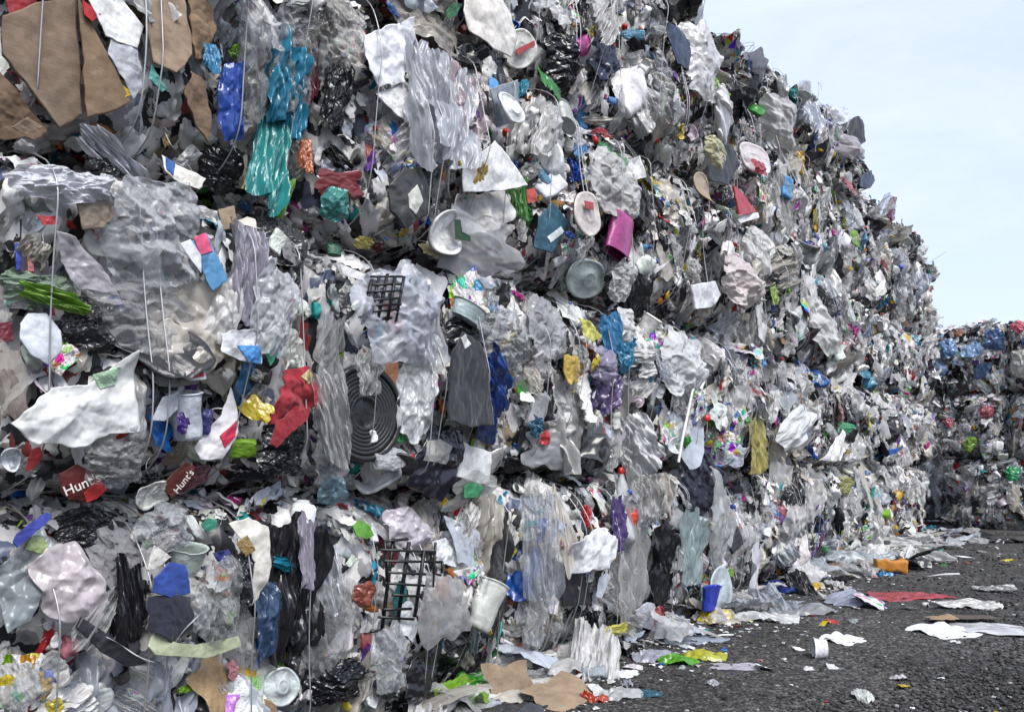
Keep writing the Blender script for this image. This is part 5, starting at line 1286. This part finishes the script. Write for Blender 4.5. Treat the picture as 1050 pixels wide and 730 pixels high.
# many small scraps: nothing tells them apart
SC_L = {'white': ('small white plastic scrap strewn on the gravel', 'small white scraps strewn on the gravel'), 'grey': ('small grey film scrap strewn on the gravel', 'small grey scraps strewn on the gravel'),
        'coloured': ('small coloured plastic scrap strewn on the gravel', 'small coloured scraps strewn on the gravel')}
for i in range(210):
    py = 545 + 180 * rnd.random() ** 1.3; px = rnd.uniform(480, 1048)
    x, y = px_ground(px, py); n = float((np.array([x, y]) - P0) @ N)
    if n < 0.1 or rnd.random() > math.exp(-(n - 0.1) / 0.9) + 0.06:
        continue
    k = rnd.choices(('white', 'grey', 'coloured'), (5, 3, 2))[0]
    c = jit((0.68, 0.68, 0.69)) if k == 'white' else (jit((0.35, 0.36, 0.38)) if k == 'grey' else jit(rnd.choice(ACCENT)))
    s = rnd.uniform(0.03, 0.10)
    o = obj('plastic_scrap', rnd.choice(LIB[rnd.choice(('film_bag', 'film_fold', 'paper_sheet', 'film_sheet', 'strip'))]), None, (x, y, 0), (rnd.gauss(0, 0.2), rnd.gauss(0, 0.2), rnd.uniform(0, 6.28)), (s, s * rnd.uniform(0.8, 1.8), s * 0.7), c)
    rest(o); tag(o, SC_L[k][0], 'scrap', SC_L[k][1])
# loose film fallen along the foot of the stack, each by its colour and the column it lies under
def colour_word(c):
    mxc, mnc = max(c[:3]), min(c[:3])
    if mxc < 0.08: return 'black'
    if mxc - mnc < 0.12: return 'clear' if (len(c) > 3 and c[3] < 0.6) else ('white' if mxc > 0.55 else 'grey')
    return {0: 'reddish', 1: 'greenish', 2: 'bluish'}[int(np.argmax(c[:3]))]
seen = {}
for i in range(250):
    out_ = 46 <= i < 190
    t = (1.9 + 2.6 * rnd.random()) if i >= 190 else (4.5 + 11.5 * rnd.random()) if out_ else (2.6 + 13.5 * rnd.random()); n = rnd.uniform(0.12, 0.35 + 0.075 * t * rnd.random()) if out_ else abs(rnd.gauss(0.05, 0.2)) + 0.02
    p = P0 + T * t + N * n; s = rnd.uniform(0.18, 0.42); c = film_colour(); kd = rnd.choice(('film_bag', 'film_fold', 'gathered_bag'))
    word = '%s %s' % (colour_word(c), {'film_bag': 'crumpled film', 'film_fold': 'folded film strip', 'gathered_bag': 'knotted bag'}[kd]); col_i = ORD[max(0, min(11, int((t - T0) / WB)))]
    lb = '%s %s %s the %s bale column from the left' % ('larger' if s > 0.3 else 'smaller', word, 'lying out before' if out_ else 'fallen under', col_i)
    if lb in seen: continue
    seen[lb] = 1
    o = obj('loose_film', rnd.choice(LIB[kd]), None, (p[0], p[1], 0), (rnd.gauss(0, 0.2), rnd.gauss(0, 0.2), rnd.uniform(0, 6.28)), (s * 0.8, s * 1.3, s * (rnd.uniform(0.3, 0.6) if out_ else 0.55)), c)
    rest(o); tag(o, lb, 'film', 'loose film along the foot of the stack')

# crumbs of plastic and dirt gathered along the foot of the stack
def crumbs():
    g = np.random.default_rng(77); pr = [sheet(860 + i, nu=4, nv=4, amp=0.4, curl=0.1, rag=0.2, rounded=0.4) for i in range(8)]
    V, Fs, C = [], [], []; off = 0
    st = rnd.getstate(); rnd.seed(5)
    for i in range(4200):
        t = 1.8 + 15.2 * g.random(); n = abs(g.normal(0.0, 0.45)) + 0.02 if g.random() < 0.85 else g.uniform(0, 3.2)
        p = P0 + T * t + N * n; s = math.exp(g.uniform(math.log(0.008), math.log(0.045)))
        a = g.uniform(0, 6.28); v, f = pr[i % 8]
        v = v * np.array([s, s * g.uniform(0.6, 1.6), s * 0.6])
        v = np.stack([v[:, 0] * math.cos(a) - v[:, 1] * math.sin(a) + p[0], v[:, 0] * math.sin(a) + v[:, 1] * math.cos(a) + p[1], v[:, 2] - v[:, 2].min() + 0.002], -1)
        r = g.random(); c = (g.uniform(0.03, 0.12),) * 3 if r < 0.35 else (film_colour()[:3] if r < 0.85 else hard_colour())
        V.append(v); Fs.append(f + off); off += len(v); C.append(np.tile(np.array(c), (len(v), 1)))
    rnd.setstate(st)
    return mk_mesh('litter_crumbs', np.concatenate(V), np.concatenate(Fs), M['scrap'], tint=np.concatenate(C))
lc = obj('litter_crumbs', crumbs()); lc['kind'] = 'stuff'; lc['label'] = 'fine plastic crumbs gathered along the foot of the bale stack'
print('objects', len(bpy.data.objects))
